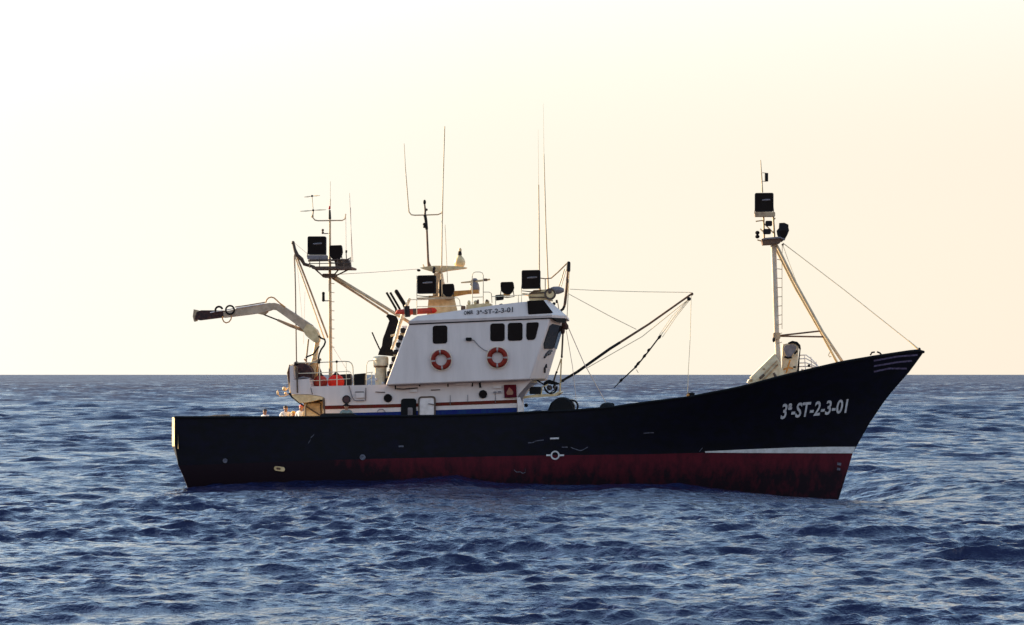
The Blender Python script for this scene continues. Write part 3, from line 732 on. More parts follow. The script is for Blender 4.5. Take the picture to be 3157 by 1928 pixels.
for pp in ([(1066, 660), (1067, 776)], [(1077.5, 596), (1082, 700), (1088, 808)], [(1081, 640), (1084, 810)]):
    mb = MB(); mb.T(pp, -.2, .8); mb.build('whip_antenna', M['wire'], am)
mb = MB(); mb.T([(995, 716), (1000, 721), (1012, 720)], 0, 1.5); mb.ball(P(995, 710, 0), m(4.2)); mb.ball(P(995, 718, 0), m(4.2)); mb.build('signal_lamp', M['brown'], am)
mb = MB(); mb.T([(1067, 780), (1068, 772)], -.2, 3); mb.T([(1068, 798), (1067, 780)], -.2, 1.5); mb.build('antenna_base', M['black'], am)
# platform basket
mb = MB()
mb.pprism([(958, 822), (1078, 821), (1084, 824), (1082, 829), (962, 829)], -1.0, 1.0)
mb.T([(950, 803), (1070, 800), (1078, 797)], -1.0, 1.6); mb.T([(950, 806), (1070, 803)], 1.0, 1.6); mb.T([(952, 813), (1080, 812)], -1.0, 1.3)
for x in (955, 985, 1040, 1060, 1080): mb.T([(x, 798 if x < 1070 else 793), (x, 826)], -1.0, 1.5); mb.T([(x, 803), (x, 826)], 1.0, 1.3)
mb.T([(969, 828), (998, 854)], -.5, 2.2); mb.T([(1084, 827), (1037, 850)], -.5, 2.2); mb.T([(1066, 806), (1030, 848)], .3, 2.2); mb.pprism(rrect(993, 844, 1034, 856, 4), -.35, .35)
mb.build('mast_platform', M['brown'], am)
mb = MB(); mb.pprism([(1030, 802), (1072, 798), (1078, 810), (1080, 826), (1035, 826)], -.3, .3); mb.build('platform_box', M['brown'], am)
floodlight(am, 948, 729, 1005, 786, -.9, slope=0, glint=(965, 753, 992, 751))
floodlight(am, 1015, 757, 1055, 803, -.9, 'round')
mb = MB(); mb.pprism(rrect(947, 787, 1008, 800, 3), -.9, -.5); mb.build('ballast_case', M['grey'], am)
mb = MB()
for y in range(874, 1085, 28): mb.T([(1018, y), (1031, y+1)], -.05, 1.1)
mb.build('mast_ladder', M['mast'], am)
mb = MB(); mb.T([(997, 903), (997, 928)], -.1, [4, 4.6]); mb.ball(P(997, 905, -.1), m(5)); mb.ball(P(997, 926, -.1), m(5)); mb.T([(998, 928), (1014, 928)], -.05, 1.5); mb.build('navigation_light', M['black'], am)
# gaff over the stern with its legs and falls
mb = MB(); mb.T([(904, 748), (909, 770), (916, 788), (930, 800), (938, 815), (970, 824)], [-.3]*6, [4.5, 5, 7, 6.5, 5.5, 4.5], 10); mb.ball(P(903.5, 749, -.3), m(5.5), m(5.5), m(6)); mb.build('gaff', M['brown'], am)
mb = MB(); mb.T([(913, 785), (960, 905), (1011, 1042)], [-.2, -.15, -.1], 3); mb.k = 1; mb.T([(908, 787), (950, 905), (1000, 1046)], [.5, .45, .4], 2.4); mb.build('gaff_leg', [M['tan'], M['rope']], am)
mb = MB(); mb.T([(908, 785), (911, 900), (912, 975), (914, 1116)], -.5, 1.9); mb.build('gaff_fall', M['brown'], am)
mb = MB(); mb.T([(912.5, 968), (913, 1000)], -.5, 3); mb.build('fall_block', M['dark'], am)
mb = MB()
for a, b in (((905, 790), (913, 930)), ((915, 800), (934, 1010)), ((940, 900), (936, 1060)), ((906, 748), (948, 783)), ((1020, 1060), (1075, 1150))): mb.T([a, b], -.1, .5)
mb.build('rigging_line', M['wire'], am)
mb = MB(); mb.T([(1030, 847), (1150, 840), (1290, 830)], 0, .8); mb.build('backstay', M['wire'], am)
mb = MB(); mb.ball(P(1291, 834, 0), m(6), m(4), m(4)); mb.build('insulator', M['black'], am)
# diagonal strut to the wheelhouse
mb = MB(); mb.T([(1026, 850), (1140, 919), (1262, 994)], [-.1, -.45, -.8], [5.2, 5.2, 5.2], 10); mb.k = 1; mb.T([(1024, 857), (1110, 912), (1196, 968)], [.15, 0, -.2], [3.6, 3.6, 3.6]); mb.build('mast_strut', [M['mast'], M['tan']], am)

# ---- knuckle boom crane on the aft deck
cr = empty('deck_crane', (0, 0, 0), boat)
mb = MB(); mb.T([(966, 1200), (966, 1128), (970, 1100), (978, 1052)], -.6, [15, 13, 9, 8], 12); mb.build('crane_pillar', M['cream'], cr)
mb = MB(); mb.T([(941, 1150), (945, 1100), (951, 1046)], -.9, 2.8); mb.T([(946, 1130), (965, 1117), (990, 1108)], -.9, 4); mb.build('pillar_strut', M['tan'], cr)
mb = MB(); mb.pprism([(934, 1018), (946, 1000), (958, 1002), (976, 1018), (984, 1038), (982, 1054), (972, 1058), (955, 1046), (942, 1034)], -.95, -.35); mb.build('boom_pivot', M['cream'], cr)
mb = MB(); mb.pprism([(846, 934), (868, 941), (905, 965), (962, 1003), (940, 1022), (890, 984), (852, 957), (838, 955), (818, 962), (810, 956), (814, 938)], -.9, -.4); mb.build('inner_boom', M['crane'], cr)
mb = MB(); mb.pprism([(832, 934), (842, 952), (815, 963), (770, 970), (690, 980), (688, 962), (740, 950)], -.88, -.42); mb.k = 1; mb.pprism([(782, 965), (818, 955), (824, 962), (813, 972)], -.86, -.44); mb.build('outer_boom', [M['crane'], M['tan']], cr)
mb = MB(); mb.pprism([(695, 958), (650, 957), (620, 957), (606, 963), (600, 985), (615, 988), (695, 978)], -.85, -.45); mb.build('boom_extension', M['netbrown'], cr)
mb = MB(); mb.pprism([(597, 954), (618, 959), (608, 972), (594, 977)], -.8, -.5); mb.pprism([(594, 976), (606, 976), (606, 990), (598, 992)], -.8, -.5); mb.build('boom_tip', M['tan'], cr)
mb = MB(); mb.T([(648, 964), (686, 958)], -.9, 1.5); mb.T([(694, 957), (718, 952)], -.9, 1.6); mb.T([(728, 951), (815, 937)], -.9, 1.7); mb.build('hose_pipe', M['white2'], cr)
mb = MB(); mb.T([(725, 947), (760, 942), (820, 932)], -.85, 1.6); mb.build('hydraulic_pipe', M['rust'], cr)
mb = MB(); mb.torus(P(709, 956, -.92), BD, UP, m(13), m(2.8), 24, 8); mb.torus(P(675, 957, -.92), BD, UP, m(11), m(3.2), 24, 8, .3, PI+.4); mb.build('hose_reel', M['black'], cr)
mb = MB(); mb.T([(819, 934), (822, 925), (828, 919), (836, 916.5), (845, 919), (853, 926), (861, 934), (880, 948)], -.9, 2.0); mb.T([(686, 975), (686, 984), (690, 992), (697, 996), (706, 993), (712, 985), (714, 975)], -.9, 1.9); mb.build('hydraulic_hose', M['hose'], cr)
mb = MB(); mb.T([(815, 971), (858, 988)], -.7, 2.2); mb.k = 1; mb.T([(856, 987), (895, 1004), (938, 1020)], -.7, [3.5, 5, 5]); mb.build('boom_cylinder', [M['black'], M['tan']], cr)
mb = MB(); mb.T([(982, 1036), (990, 1043), (1001, 1047), (1003, 1055), (999, 1066), (990, 1078), (984, 1092), (982, 1104), (984, 1114)], -1.0, 2.7); mb.T([(984, 1068), (974, 1082), (964, 1094), (950, 1099), (942, 1103)], -1.0, 2.4); mb.build('hose_bundle', M['black'], cr)
mb = MB(); mb.T([(980, 1120), (975, 1160), (972, 1190)], -.9, 3.2); mb.T([(938, 1107), (948, 1120), (946, 1160)], -.9, 2.2); mb.build('crane_bracket', M['hose'], cr)

# ---- gear on the wheelhouse roof
rg = empty('radar_mast', (0, 0, 0), boat)
mb = MB(); mb.loft([[P(x, y, v) for x, y in ((1316, 975), (1322, 912), (1400, 915), (1412, 965))] for v in (-.8, .6)]); mb.build('mast_pedestal', M['cream'], rg)
mb = MB(); mb.pprism([(1334, 915), (1338, 842), (1362, 842), (1366, 866), (1374, 895), (1376, 918)], -.3, .3); mb.T([(1356, 950), (1356, 870)], -.75, 4); mb.build('mast_column', M['mast'], rg)
mb = MB(); mb.pprism([(1294, 826), (1316, 822), (1340, 819.5), (1379, 820), (1411, 821), (1438, 825), (1432, 828), (1379, 834.5), (1353, 841), (1333, 838), (1300, 829)], -.35, .35); mb.build('mast_yard', M['cream'], rg)
mb = MB(); mb.T([(1324, 824), (1320, 806), (1316, 708)], 0, [7, 3.6, 3.2], 10); mb.build('topmast', M['rust'], rg)
mb = MB(); mb.T([(1315.5, 708), (1313, 680), (1310, 664)], 0, [4.6, 4.8, 5]); mb.ball(P(1308, 692, -.05), m(5)); mb.ball(P(1308, 700, -.05), m(4)); mb.build('instrument_cluster', M['dark'], rg)
mb = MB(); mb.T([(1310, 664), (1311, 650), (1309, 630)], 0, [3.5, 3.2, 2.5]); mb.ball(P(1315, 647, 0), m(4)); mb.build('lantern_stem', M['brown'], rg)
mb = MB(); mb.ball(P(1309, 624, 0), m(4.6), m(4.6), m(8)); mb.build('masthead_light', M['black'], rg)
mb = MB(); mb.T([(1260, 642), (1261, 654), (1268, 662.5), (1278, 664), (1310, 663.5), (1350, 662), (1360, 658), (1364, 650)], 0, 2.0); mb.build('crossarm', M['mast'], rg)
for pp, r in (([(1260, 646), (1250, 520), (1246, 443)], [1.8, 1.2, .8]), ([(1361, 870), (1363, 700), (1366, 560), (1371, 390)], [2.4, 1.9, 1.7, 1.5]), ([(1380, 872), (1375, 760), (1372, 694)], [1, .9, .8])):
    mb = MB(); mb.T(pp, -.05 if pp[0][0] < 1300 else -.5, r); mb.build('whip_antenna', M['mast'], rg)
mb = MB(); mb.ball(P(1338, 828, -.45), m(5), m(5), m(6)); mb.ball(P(1337.5, 838, -.45), m(5.5)); mb.T([(1357, 862), (1357, 915)], -.85, [3, 4]); mb.build('junction_block', M['dark'], rg)
mb = MB(); mb.T([(1304, 815), (1308, 826)], .3, [1, 3]); mb.build('yard_horn', M['cream'], rg)
mb = MB(); mb.pprism([(1392, 898), (1475, 893), (1476, 905), (1440, 907), (1392, 916)], -.3, .2); mb.build('radar_bracket', M['hose'], rg)
mb = MB(); mb.lathe(P(1463, 905, 0), UP, [(m(9), 0), (m(15), .06), (m(16), .2), (m(13), .38), (m(8), .46), (m(12), .52), (m(5), .6)], 14); mb.build('radar_gearbox', M['grey'], rg)
mb = MB(); mb.pprism([(1421, 870), (1450, 866.5), (1510, 859.5), (1511, 864), (1480, 869), (1450, 872), (1421, 873.5)], -.1, .1); mb.k = 1; mb.pprism(rrect(1491, 859, 1502, 867, 2), -.12, .12); mb.build('radar_scanner', [M['cream'], M['rust']], rg)
mb = MB(); mb.lathe(P(1417, 827, .6), UP, [(m(6), 0), (m(13), .05), (m(17), .15), (m(17.5), .25), (m(15), .36), (m(9), .45), (m(6), .50)], 16); mb.k = 1; mb.lathe(P(1417.5, 788, .6), UP, [(m(6), 0), (m(6.5), .06), (m(5), .17)], 12); mb.k = 0; mb.lathe(P(1418.5, 776, .6), UP, [(m(4.5), 0), (m(5), .08), (m(2.5), .14)], 10)
mb.build('satellite_dome', [M['cream'], M['dark']], rg)
floodlight(rg, 1286, 849, 1344, 906, -1.6, glint=(1303, 873, 1333, 871))
floodlight(rg, 1364, 876, 1400, 916, -1.3, 'round')
mb = MB(); mb.pprism([(1286, 918), (1395, 915), (1400, 922), (1286, 925)], -1.5, -1.1); mb.build('light_rack', M['tan'], rg)
rr_ = MB()
for pp, v in (([(1285, 970), (1285, 850)], -2), ([(1256, 925), (1300, 923), (1340, 921)], -2), ([(1256, 940), (1256, 925)], -2), ([(1285, 946), (1365, 945), (1425, 943)], -2),
              ([(1456, 950), (1456, 850), (1459, 842), (1466, 839), (1480, 839), (1487, 842), (1490, 850), (1490, 950)], -1.2), ([(1456, 917), (1490, 916)], -1.2),
              ([(1490, 901), (1508, 901), (1515, 905), (1517, 935)], -1.0), ([(1400, 918), (1411, 919), (1417, 926), (1419, 945)], -1.8),
              ([(1517, 915), (1560, 913), (1630, 909)], -2.4), ([(1528, 915), (1528, 945)], -2.4), ([(1598, 911), (1598, 936)], -2.4), ([(1607, 890), (1608, 935)], -2.4)):
    rr_.T(pp, v, 1.25)
rr_.build('roof_railing', M['pale'], house)
mb = MB(); mb.pprism(rrect(1421, 943, 1434, 957, 3), -2.2, -1.9); mb.build('roof_box', M['rust'], house)
mb = MB(); mb.pprism([(1436, 965), (1438, 940), (1490, 936), (1512, 936), (1520, 950), (1520, 965)], -1.8, -.6); mb.ball(P(1446, 934, -1.5), m(5), m(5), m(8)); mb.ball(P(1467, 933, -1.5), m(7)); mb.ball(P(1502, 932, -1.5), m(7)); mb.build('roof_ventilator', M['cream'], house)
mb = MB(); mb.T([(1473, 938), (1474, 924)], -1.6, [4, 2.5]); mb.T([(1500, 930), (1502, 924)], -1.6, [4, 3]); mb.build('ventilator_cap', M['rust'], house)
fm = empty('light_gantry', (0, 0, 0), boat)
floodlight(fm, 1543, 870, 1584, 909, -1.8, 'round')
floodlight(fm, 1608, 833, 1666, 891, -1.8, glint=(1625, 857, 1656, 855))
mb = MB(); mb.pprism(rrect(1526, 909, 1552, 926, 4, slope=-.1), -2.3, -2.0); mb.build('work_lamp', M['dark'], fm)
mb = MB(); mb.T([(1552, 908), (1562, 912), (1572, 911)], -1.9, 3); mb.build('lamp_arm', M['hose'], fm)
mb = MB(); mb.pprism([(1610, 904), (1632, 906), (1645, 895), (1695, 892), (1700, 926), (1632, 928), (1628, 910), (1610, 908)], -1.5, .4); mb.build('gantry_base', M['cream'], fm)
mb = MB(); mb.T([(1632, 905), (1690, 902)], -1.55, 2); mb.T([(1632, 917), (1690, 917)], -1.55, 1.6); mb.build('gantry_rail', M['brown'], fm)
mb = MB(); mb.lathe(P(1696, 907, -1.9), LD, [(m(17), 0), (m(18), .03), (m(18), .12), (m(10), .3)], 20); mb.k = 1; mb.torus(P(1696, 907, -1.9), BD, UP, m(15), m(3), 24, 8); mb.ball(P(1695, 899, -1.92), m(6), m(3), m(7)); mb.build('horn', [M['cream'], M['brown']], fm)
mb = MB(); mb.lathe(P(1698, 896, -.9), (BD+UP*.02), [(m(9), 0), (m(12), .12), (m(12), .3), (m(9), .42), (m(5), .52)], 14); mb.build('searchlight', M['grey'], fm)
for pp, r in (([(1663, 905), (1662, 700), (1660.5, 570)], [2.2, 1.9, 1.7]), ([(1660.5, 570), (1659, 400)], [.6, .25]), ([(1691, 905), (1688, 830), (1683, 700), (1677, 476)], [3, 2, 1.7, 1.3]), ([(1677, 476), (1675, 320)], [.6, .25])):
    mb = MB(); mb.T(pp, -.4, r); mb.build('whip_antenna', M['mast'], fm)
mb = MB(); mb.T([(1666, 858), (1681, 860), (1700, 858)], -.8, 1.6); mb.T([(1681, 860), (1681, 900)], -.8, 1.3); mb.build('antenna_bracket', M['rust'], fm)

# ---- post with tackle before the wheelhouse, cargo boom and its rigging
cb = empty('cargo_derrick', (0, 0, 0), boat)
mb = MB(); mb.T([(1752, 836), (1750, 860), (1742, 935), (1739, 948)], .2, [5, 5, 4.5, 3.6], 10); mb.k = 1; mb.T([(1753, 812), (1752, 837)], .2, [6, 6.5]); mb.ball(P(1753, 812, .2), m(6)); mb.build('derrick_post', [M['rust'], M['dark']], cb)
mb = MB(); mb.T([(1740, 944), (1736, 953), (1728, 959)], .2, 4); mb.ball(P(1727, 964, .2), m(7), m(7), m(8)); mb.ball(P(1708, 937, .1), m(5)); mb.T([(1716, 925), (1716, 935)], .1, 3); mb.T([(1708, 940), (1707, 950)], .1, 2); mb.build('post_tackle', M['dark'], cb)
mb = MB(); mb.T([(1752, 808), (1722, 838), (1698, 859)], .4, 2.2); mb.T([(1740, 830), (1733, 855), (1723, 884)], .4, 1.6); mb.T([(1746, 830), (1730, 884)], .6, 1.2); mb.T([(1718, 925), (1724, 960)], .3, 1.5); mb.build('post_stay', M['mast'], cb)
mb = MB(); mb.T([(1755, 840), (1752, 900), (1748, 985)], .1, 1.3); mb.build('hauling_line', M['rope'], cb)
mb = MB(); mb.T([(1730, 970), (1738, 985), (1744, 1000)], .0, 3); mb.ball(P(1740, 1003, -.2), m(9), m(9), m(14)); mb.ball(P(1735, 1020, -.2), m(7), m(6), m(12)); mb.ball(P(1746, 1008, 0), m(7), m(6), m(10)); mb.build('hanging_block', M['netbrown'], cb)
mb = MB(); mb.T([(1735.5, 1028), (1734, 1060), (1732, 1097)], -.2, 2.8); mb.ball(P(1732, 1100, -.2), m(3.5), m(3.5), m(5)); mb.build('derrick_chain', M['brown'], cb)
mb = MB(); mb.T([(1731, 1106), (1729, 1150), (1727, 1215)], -.2, 2.2); mb.T([(1730, 1106), (1724, 1125), (1716, 1148)], -.3, 1.8); mb.build('derrick_rope', M['cream'], cb)
mb = MB(); mb.T([(1716, 1146), (1710, 1165), (1706, 1180)], -.3, 2.6); mb.ball(P(1716, 1148, -.3), m(3.5)); mb.build('tackle_shackle', M['brown'], cb)
mb = MB(); mb.T([(1727, 1178), (1780, 1147), (1880, 1076), (1912, 1056)], -.1, [3.6, 4.6, 4.6, 4.4], 10); mb.k = 1; mb.T([(1912, 1056), (2000, 1000), (2133, 906)], -.1, [3.8, 3.4, 3.2], 10); mb.ball(P(2133, 907, -.1), m(5)); mb.build('boom_spar', [M['dark'], M['rust']], cb)
mb = MB(); mb.ball(P(2124, 922, -.1), m(6), m(4), m(6)); mb.ball(P(1735, 1174, -.1), m(5)); mb.build('boom_block', M['dark'], cb)
mb = MB(); mb.T([(1757, 892), (1840, 896), (1980, 900), (2130, 902)], .1, 1.0); mb.T([(1752, 906), (1800, 932), (1880, 975), (1962, 1016)], .1, 1.1); mb.T([(2131, 912), (2128, 1040), (2122, 1150), (2119, 1222)], -.1, .9); mb.build('topping_lift', M['rope'], cb)
mb = MB(); mb.T([(2120, 925), (1980, 1038), (1810, 1135)], -.1, 1.2); mb.T([(2122, 926), (2080, 975), (2036, 1036)], -.1, 1.3); mb.T([(2126, 926), (2086, 975), (2042, 1040)], -.1, 1.0); mb.T([(2120, 926), (2072, 975), (2032, 1034)], -.1, .8); mb.build('boom_fall', M['rope'], cb)
mb = MB(); mb.T([(2034, 1038), (2000, 1083), (1962, 1130), (1915, 1174), (1893, 1196)], -.1, [2.2, 2.2, 2.2, 1.8, 1.2])
for x, y, a in ((2033, 1040, 7), (2000, 1080, 5), (1987, 1098, 7), (1967, 1122, 8), (1960, 1131, 5), (1915, 1173, 6)): mb.tube([P(x+a*.8, y-a, -.1), P(x, y, -.1), P(x-a*.8, y+a, -.1)], [m(2), m(4.6), m(2)], 8)
mb.build('fall_chain', M['black'], cb)
mb = MB(); mb.T([(1962, 1140), (1968, 1150)], -.1, 1.2); mb.build('loose_end', M['rope'], cb)
mb = MB(); mb.T([(1752, 1010), (1800, 1120), (1867, 1240)], [-.5, -.8, -1.6], 1.2); mb.T([(1746, 1020), (1765, 1130), (1778, 1250)], [-.5, -.8, -1.6], .9); mb.build('guy_rope', M['wire'], cb)

# ---- winch and gear amidships, showing over the bulwark
mb = MB(); mb.lathe(P(1732, 1262, -2.6), LD, [(m(32), 0), (m(36), .08), (m(36), .35), (m(30), .4), (m(30), 1.0), (m(36), 1.05), (m(36), 1.3), (m(20), 1.4)], 24); mb.pprism([(1688, 1310), (1690, 1262), (1698, 1243), (1712, 1232), (1760, 1232), (1770, 1250), (1774, 1310)], -2.5, -1.3); mb.build('trawl_winch', M['black'], boat)
mb = MB(); mb.torus(P(1763, 1253, -2.65), BD, UP, m(18), m(3), 20, 6, -1.2, 1.6); mb.build('winch_guard', M['dark'], boat)
mb = MB(); mb.ball(P(1873, 1258, -2.6), m(24), .4, m(17)); mb.pprism(rrect(1856, 1243, 1894, 1300, 7), -2.7, -2.2); mb.build('mooring_winch', M['black'], boat)
mb = MB(); mb.T([(2131, 1260), (2132, 1213)], -2.9, 8, 10); mb.ball(P(2133, 1215, -2.9), m(9), m(9), m(5)); mb.k = 1; mb.ball(P(2121, 1219, -2.95), m(5)); mb.k = 2; mb.ball(P(2123, 1214, -2.9), m(4)); mb.build('bollard', [M['black'], M['hose'], M['rust']], boat)
mb = MB(); mb.pprism([(985, 1330), (986, 1281), (992, 1276), (1010, 1273.5), (1085, 1274), (1096, 1279), (1100, 1330)], -3.0, -2.3) if False else mb.pprism([(984, 1289), (988, 1279), (996, 1275), (1085, 1274.5), (1100, 1281), (1100, 1289)], -3.6, -3.45); mb.build('bulwark_pad', M['rubber'], boat)

# ---- foremast
fo = empty('foremast', (0, 0, 0), boat)
mb = MB(); mb.T([(2404, 1200), (2400, 1130), (2394, 1036), (2389, 880), (2384, 752)], 0, [9, 8.5, 8.5, 8.6, 8.6], 18); mb.build('mast_pole', mat('foremast_paint', (.60, .50, .38), (.45, .35, .24), .4, 3, stretch=(1, 1, .3)), fo)
mb = MB(); mb.T([(2404, 1180), (2398, 1145), (2392, 1132)], -.35, [9, 8, 4]); mb.build('mast_foot', M['cream'], fo)
mb = MB(); mb.T([(2392, 752), (2450, 868), (2536, 1024), (2600, 1120)], [-.15, -.5, -.95, -1.2], 4.6, 10); mb.k = 1; mb.T([(2388, 760), (2450, 884), (2528, 1020), (2584, 1124)], [.15, .6, 1.2, 1.6], 4.0, 10); mb.build('mast_leg', [M['mast'], M['cream']], fo)
mb = MB(); mb.T([(2404, 1035), (2538, 1020)], [0, -.95], 2.6); mb.T([(2404, 1037), (2540, 1039)], [0, 1.2], 2.6); mb.build('leg_strut', M['rust'], fo)
mb = MB(); mb.pprism(rrect(2384, 1026, 2406, 1046, 4), -.25, .25); mb.build('mast_collar', M['tan'], fo)
mb = MB(); mb.ball(P(2385.5, 1048, -.25), m(4.5), m(4), m(8)); mb.build('collar_block', M['black'], fo)
mb = MB(); mb.T([(2412, 752), (2411, 800), (2411, 1015)], -.1, .9)
for i in range(10): mb.T([(2396, 800+i*28+i), (2411, 803+i*28)], -.1, 1.1)
mb.build('mast_ladder', M['mast'], fo)
mb = MB(); mb.T([(2560, 1085), (2554, 1095), (2558, 1101), (2563, 1099)], -.9, 1.5); mb.build('hook', M['rope'], fo)
mb = MB(); mb.T([(2414, 750), (2600, 892), (2828, 1073)], [0, 0, 0], [1.3, 1.3, 1.5]); mb.T([(2800, 1050), (2836, 1082)], 0, [2, 3.6]); mb.T([(2413, 755), (2432, 808), (2456, 872)], .1, .9); mb.build('forestay', M['rope'], fo)
mb = MB(); mb.ball(P(2413, 755, 0), m(3.5)); mb.ball(P(2834, 1078, 0), m(5), m(4), m(6)); mb.build('stay_shackle', M['dark'], fo)
mb = MB(); mb.pprism([(2348, 738), (2356, 734), (2400, 730), (2412, 738), (2406, 748), (2394, 752), (2352, 754)], -.6, .6); mb.build('mast_platform', M['rust'], fo)
mb = MB(); mb.T([(2352, 738), (2405, 733), (2420, 740)], -.65, 2.6); mb.build('platform_rail', M['grey'], fo)
mb = MB()
for pp in ([(2354, 668), (2356, 738)], [(2384, 668), (2388, 738)], [(2330, 683), (2352, 680), (2356, 700)], [(2344, 706), (2354, 716)], [(2335, 740), (2352, 745)], [(2356, 690), (2386, 720)], [(2386, 678), (2390, 672)]): mb.T(pp, 0, 3 if pp[0][1] < 670 else 2)
mb.build('light_frame', M['cream'], fo)
mb = MB(); mb.T([(2350.5, 594), (2349, 560), (2345, 494)], 0, [2.6, 2.2, 1.3]); mb.build('topmast', M['mast'], fo)
mb = MB(); mb.T([(2363, 534), (2363, 560)], -.05, 5.5, 10); mb.k = 1; mb.T([(2350, 533), (2363, 534)], 0, 1); mb.T([(2350, 559), (2363, 560)], 0, 1); mb.build('masthead_light', [M['black'], M['mast']], fo)
floodlight(fo, 2327, 595, 2385, 653, -.5, slope=-.01, glint=(2349, 618, 2375, 616))
mb = MB(); mb.pprism(rrect(2327, 654, 2390, 668, 3), -.5, 0); mb.build('ballast_case', M['tan'], fo)
for x0, y0, x1, y1 in ((2360, 681, 2381, 697), (2353, 706, 2377, 722)):
    mb = MB(); mb.pprism(rrect(x0, y0, x1, y1, 4), -.45, -.15); mb.build('work_lamp', M['dark'], fo)
mb = MB(); mb.ball(P(2335, 718, -.2), m(7), m(6), m(6)); mb.ball(P(2335, 730, -.2), m(7), m(6), m(6)); mb.T([(2335, 718), (2335, 730)], -.2, 4); mb.build('signal_lamp', M['black'], fo)
mb = MB(); mb.loft([[P(x, y, v) for x, y in ((2402, 688), (2418, 687), (2431, 693), (2431, 702), (2433, 711), (2428, 724), (2419, 740), (2410, 746), (2404, 738), (2396, 726), (2394, 712), (2401, 704))] for v in (-.5, .0)]); mb.k = 1
mb.loft([[P(x, y, v) for x, y in ((2403, 712), (2419, 709), (2426, 714), (2420, 730), (2410, 732))] for v in (-.53, -.45)]); mb.build('floodlight', [M['dark'], M['glass']], fo)
mb = MB(); mb.T([(2390, 735), (2396, 742), (2412, 744)], -.3, 3); mb.build('floodlight_arm', M['tan'], fo)

# ---- forecastle gear
fc = empty('anchor_windlass', (0, 0, 0), boat)
mb = MB(); mb.pprism([(2305, 1180), (2309, 1171), (2318, 1167), (2314, 1164), (2388, 1091), (2400, 1110), (2420, 1160), (2360, 1182), (2316, 1186)], -.9, .8); mb.build('windlass_ramp', M['pale'], fc)
mb = MB(); mb.T([(2340, 1170), (2396, 1112)], -.95, 2); mb.T([(2350, 1176), (2398, 1124)], -.95, 2.4); mb.ball(P(2355, 1138, -.92), m(3)); mb.ball(P(2316, 1172, -.95), m(5)); mb.build('ramp_rib', M['tan'], fc)
mb = MB(); mb.T([(2342, 1168), (2356, 1155)], -1.0, 4); mb.T([(2385, 1150), (2394, 1166), (2396, 1180)], -1.0, [3, 5, 5]); mb.build('ramp_gap', M['brown'], fc)
mb = MB(); mb.pprism([(2412, 1072), (2414, 1062), (2440, 1057), (2455, 1060), (2463, 1070), (2461, 1090), (2456, 1160), (2412, 1170)], .2, .9); mb.build('windlass_body', M['pale'], fc)
mb = MB(); mb.pprism([(2416, 1075), (2420, 1066), (2445, 1061), (2456, 1070), (2452, 1084), (2444, 1092), (2440, 1101), (2428, 1101), (2422, 1094)], -.1, .1); mb.build('windlass_shield', M['grey'], fc)
mb = MB(); mb.T([(2430, 1059), (2443, 1055), (2456, 1058), (2464, 1066), (2467, 1078)], .1, [2.5, 4, 4.4, 4, 2.5]); mb.T([(2418, 1100), (2430, 1104), (2441, 1102)], -.15, 3.4); mb.T([(2449, 1092), (2458, 1082)], -.15, 3); mb.build('shield_edge', M['black'], fc)
mb = MB(); mb.T([(2467, 1074), (2463, 1110), (2460, 1150), (2459, 1172)], .2, [1.6, 2.4, 3.4, 3.4]); mb.build('shield_frame', M['dark'], fc)
mb = MB(); mb.T([(2420, 1166), (2432, 1160), (2444, 1154)], -.9, 5); mb.build('orange_lashing', M['orange'], fc)
mb = MB(); mb.T([(2415, 1140), (2432, 1133), (2445, 1137)], -.3, 3); mb.T([(2424, 1150), (2436, 1110)], -.3, 2.5); mb.build('windlass_lever', M['hose'], fc)
mb = MB()
for i, (y0, x1, y1) in enumerate(((1095, 2530, 1140), (1106, 2520, 1138), (1119, 2512, 1140), (1130, 2545, 1136))):
    mb.T([(2464, y0+1), (2485, y0), (2502, y0+(y1-y0)*.28), (2516, y0+(y1-y0)*.6), (x1, y1)], [.3, .2, .1, 0, -.2], 1.6)
for x, y in ((2480, 1094), (2500, 1101), (2516, 1116)): mb.T([(x, y), (x+4, 1150)], .1, 1.3)
mb.build('bow_railing', M['white2'], fc)
mb = MB(); mb.ball(P(2494, 1128, 0), m(4.5)); mb.ball(P(2450, 1132, -.3), m(5), m(4), m(3)); mb.T([(2470, 1150), (2490, 1146)], -.3, 4); mb.build('windlass_brake', M['black'], fc)
mb = MB(); mb.T([(2473, 1146), (2474, 1138)], -.4, 4); mb.build('chain_stopper', M['white2'], fc)

# ------------------------------------------------------------------ loose things
def lifebuoy(cx, cy, r_out, r_in, tilt, label):
    c = P(cx, cy, VW-.09); e = empty('lifebuoy', c); tag(e, label, 'lifebuoy', 'orange lifebuoys on the wheelhouse wall')
    R, r = m((r_out+r_in)/2), m((r_out-r_in)/2)
    mb = MB(); mb.torus(c, BD, UP, R, r*1.0, 40, 12); mb.build('float_ring', M['lifering'], e)
    for k in range(4):
        a = math.radians(tilt + 90*k)
        mb = MB(); mb.torus(c, BD, UP, R, r*1.06, 6, 12, a-.10, a+.10); mb.build('reflective_band', M['lifewhite'], e)
    mb = MB()
    for k in range(4):
        a0 = math.radians(tilt + 90*k); pts = []
        for i in range(7):
            a = a0 + (PI/2)*i/6; rr = R + r*1.05 + .035*math.sin(PI*i/6)
            pts.append(c + BD*(rr*math.cos(a)) + UP*(rr*math.sin(a)) - LD*.02)
        mb.tube(pts, .010, 5)
    mb.build('grab_line', M['rope'], e)
    return e
lifebuoy(1360, 1110, 30.5, 17, 8, 'orange lifebuoy with white bands hung below the single square wheelhouse window')
lifebuoy(1533.5, 1103, 31, 16.5, 0, 'orange lifebuoy with cable running to it, hung below the row of three wheelhouse windows')

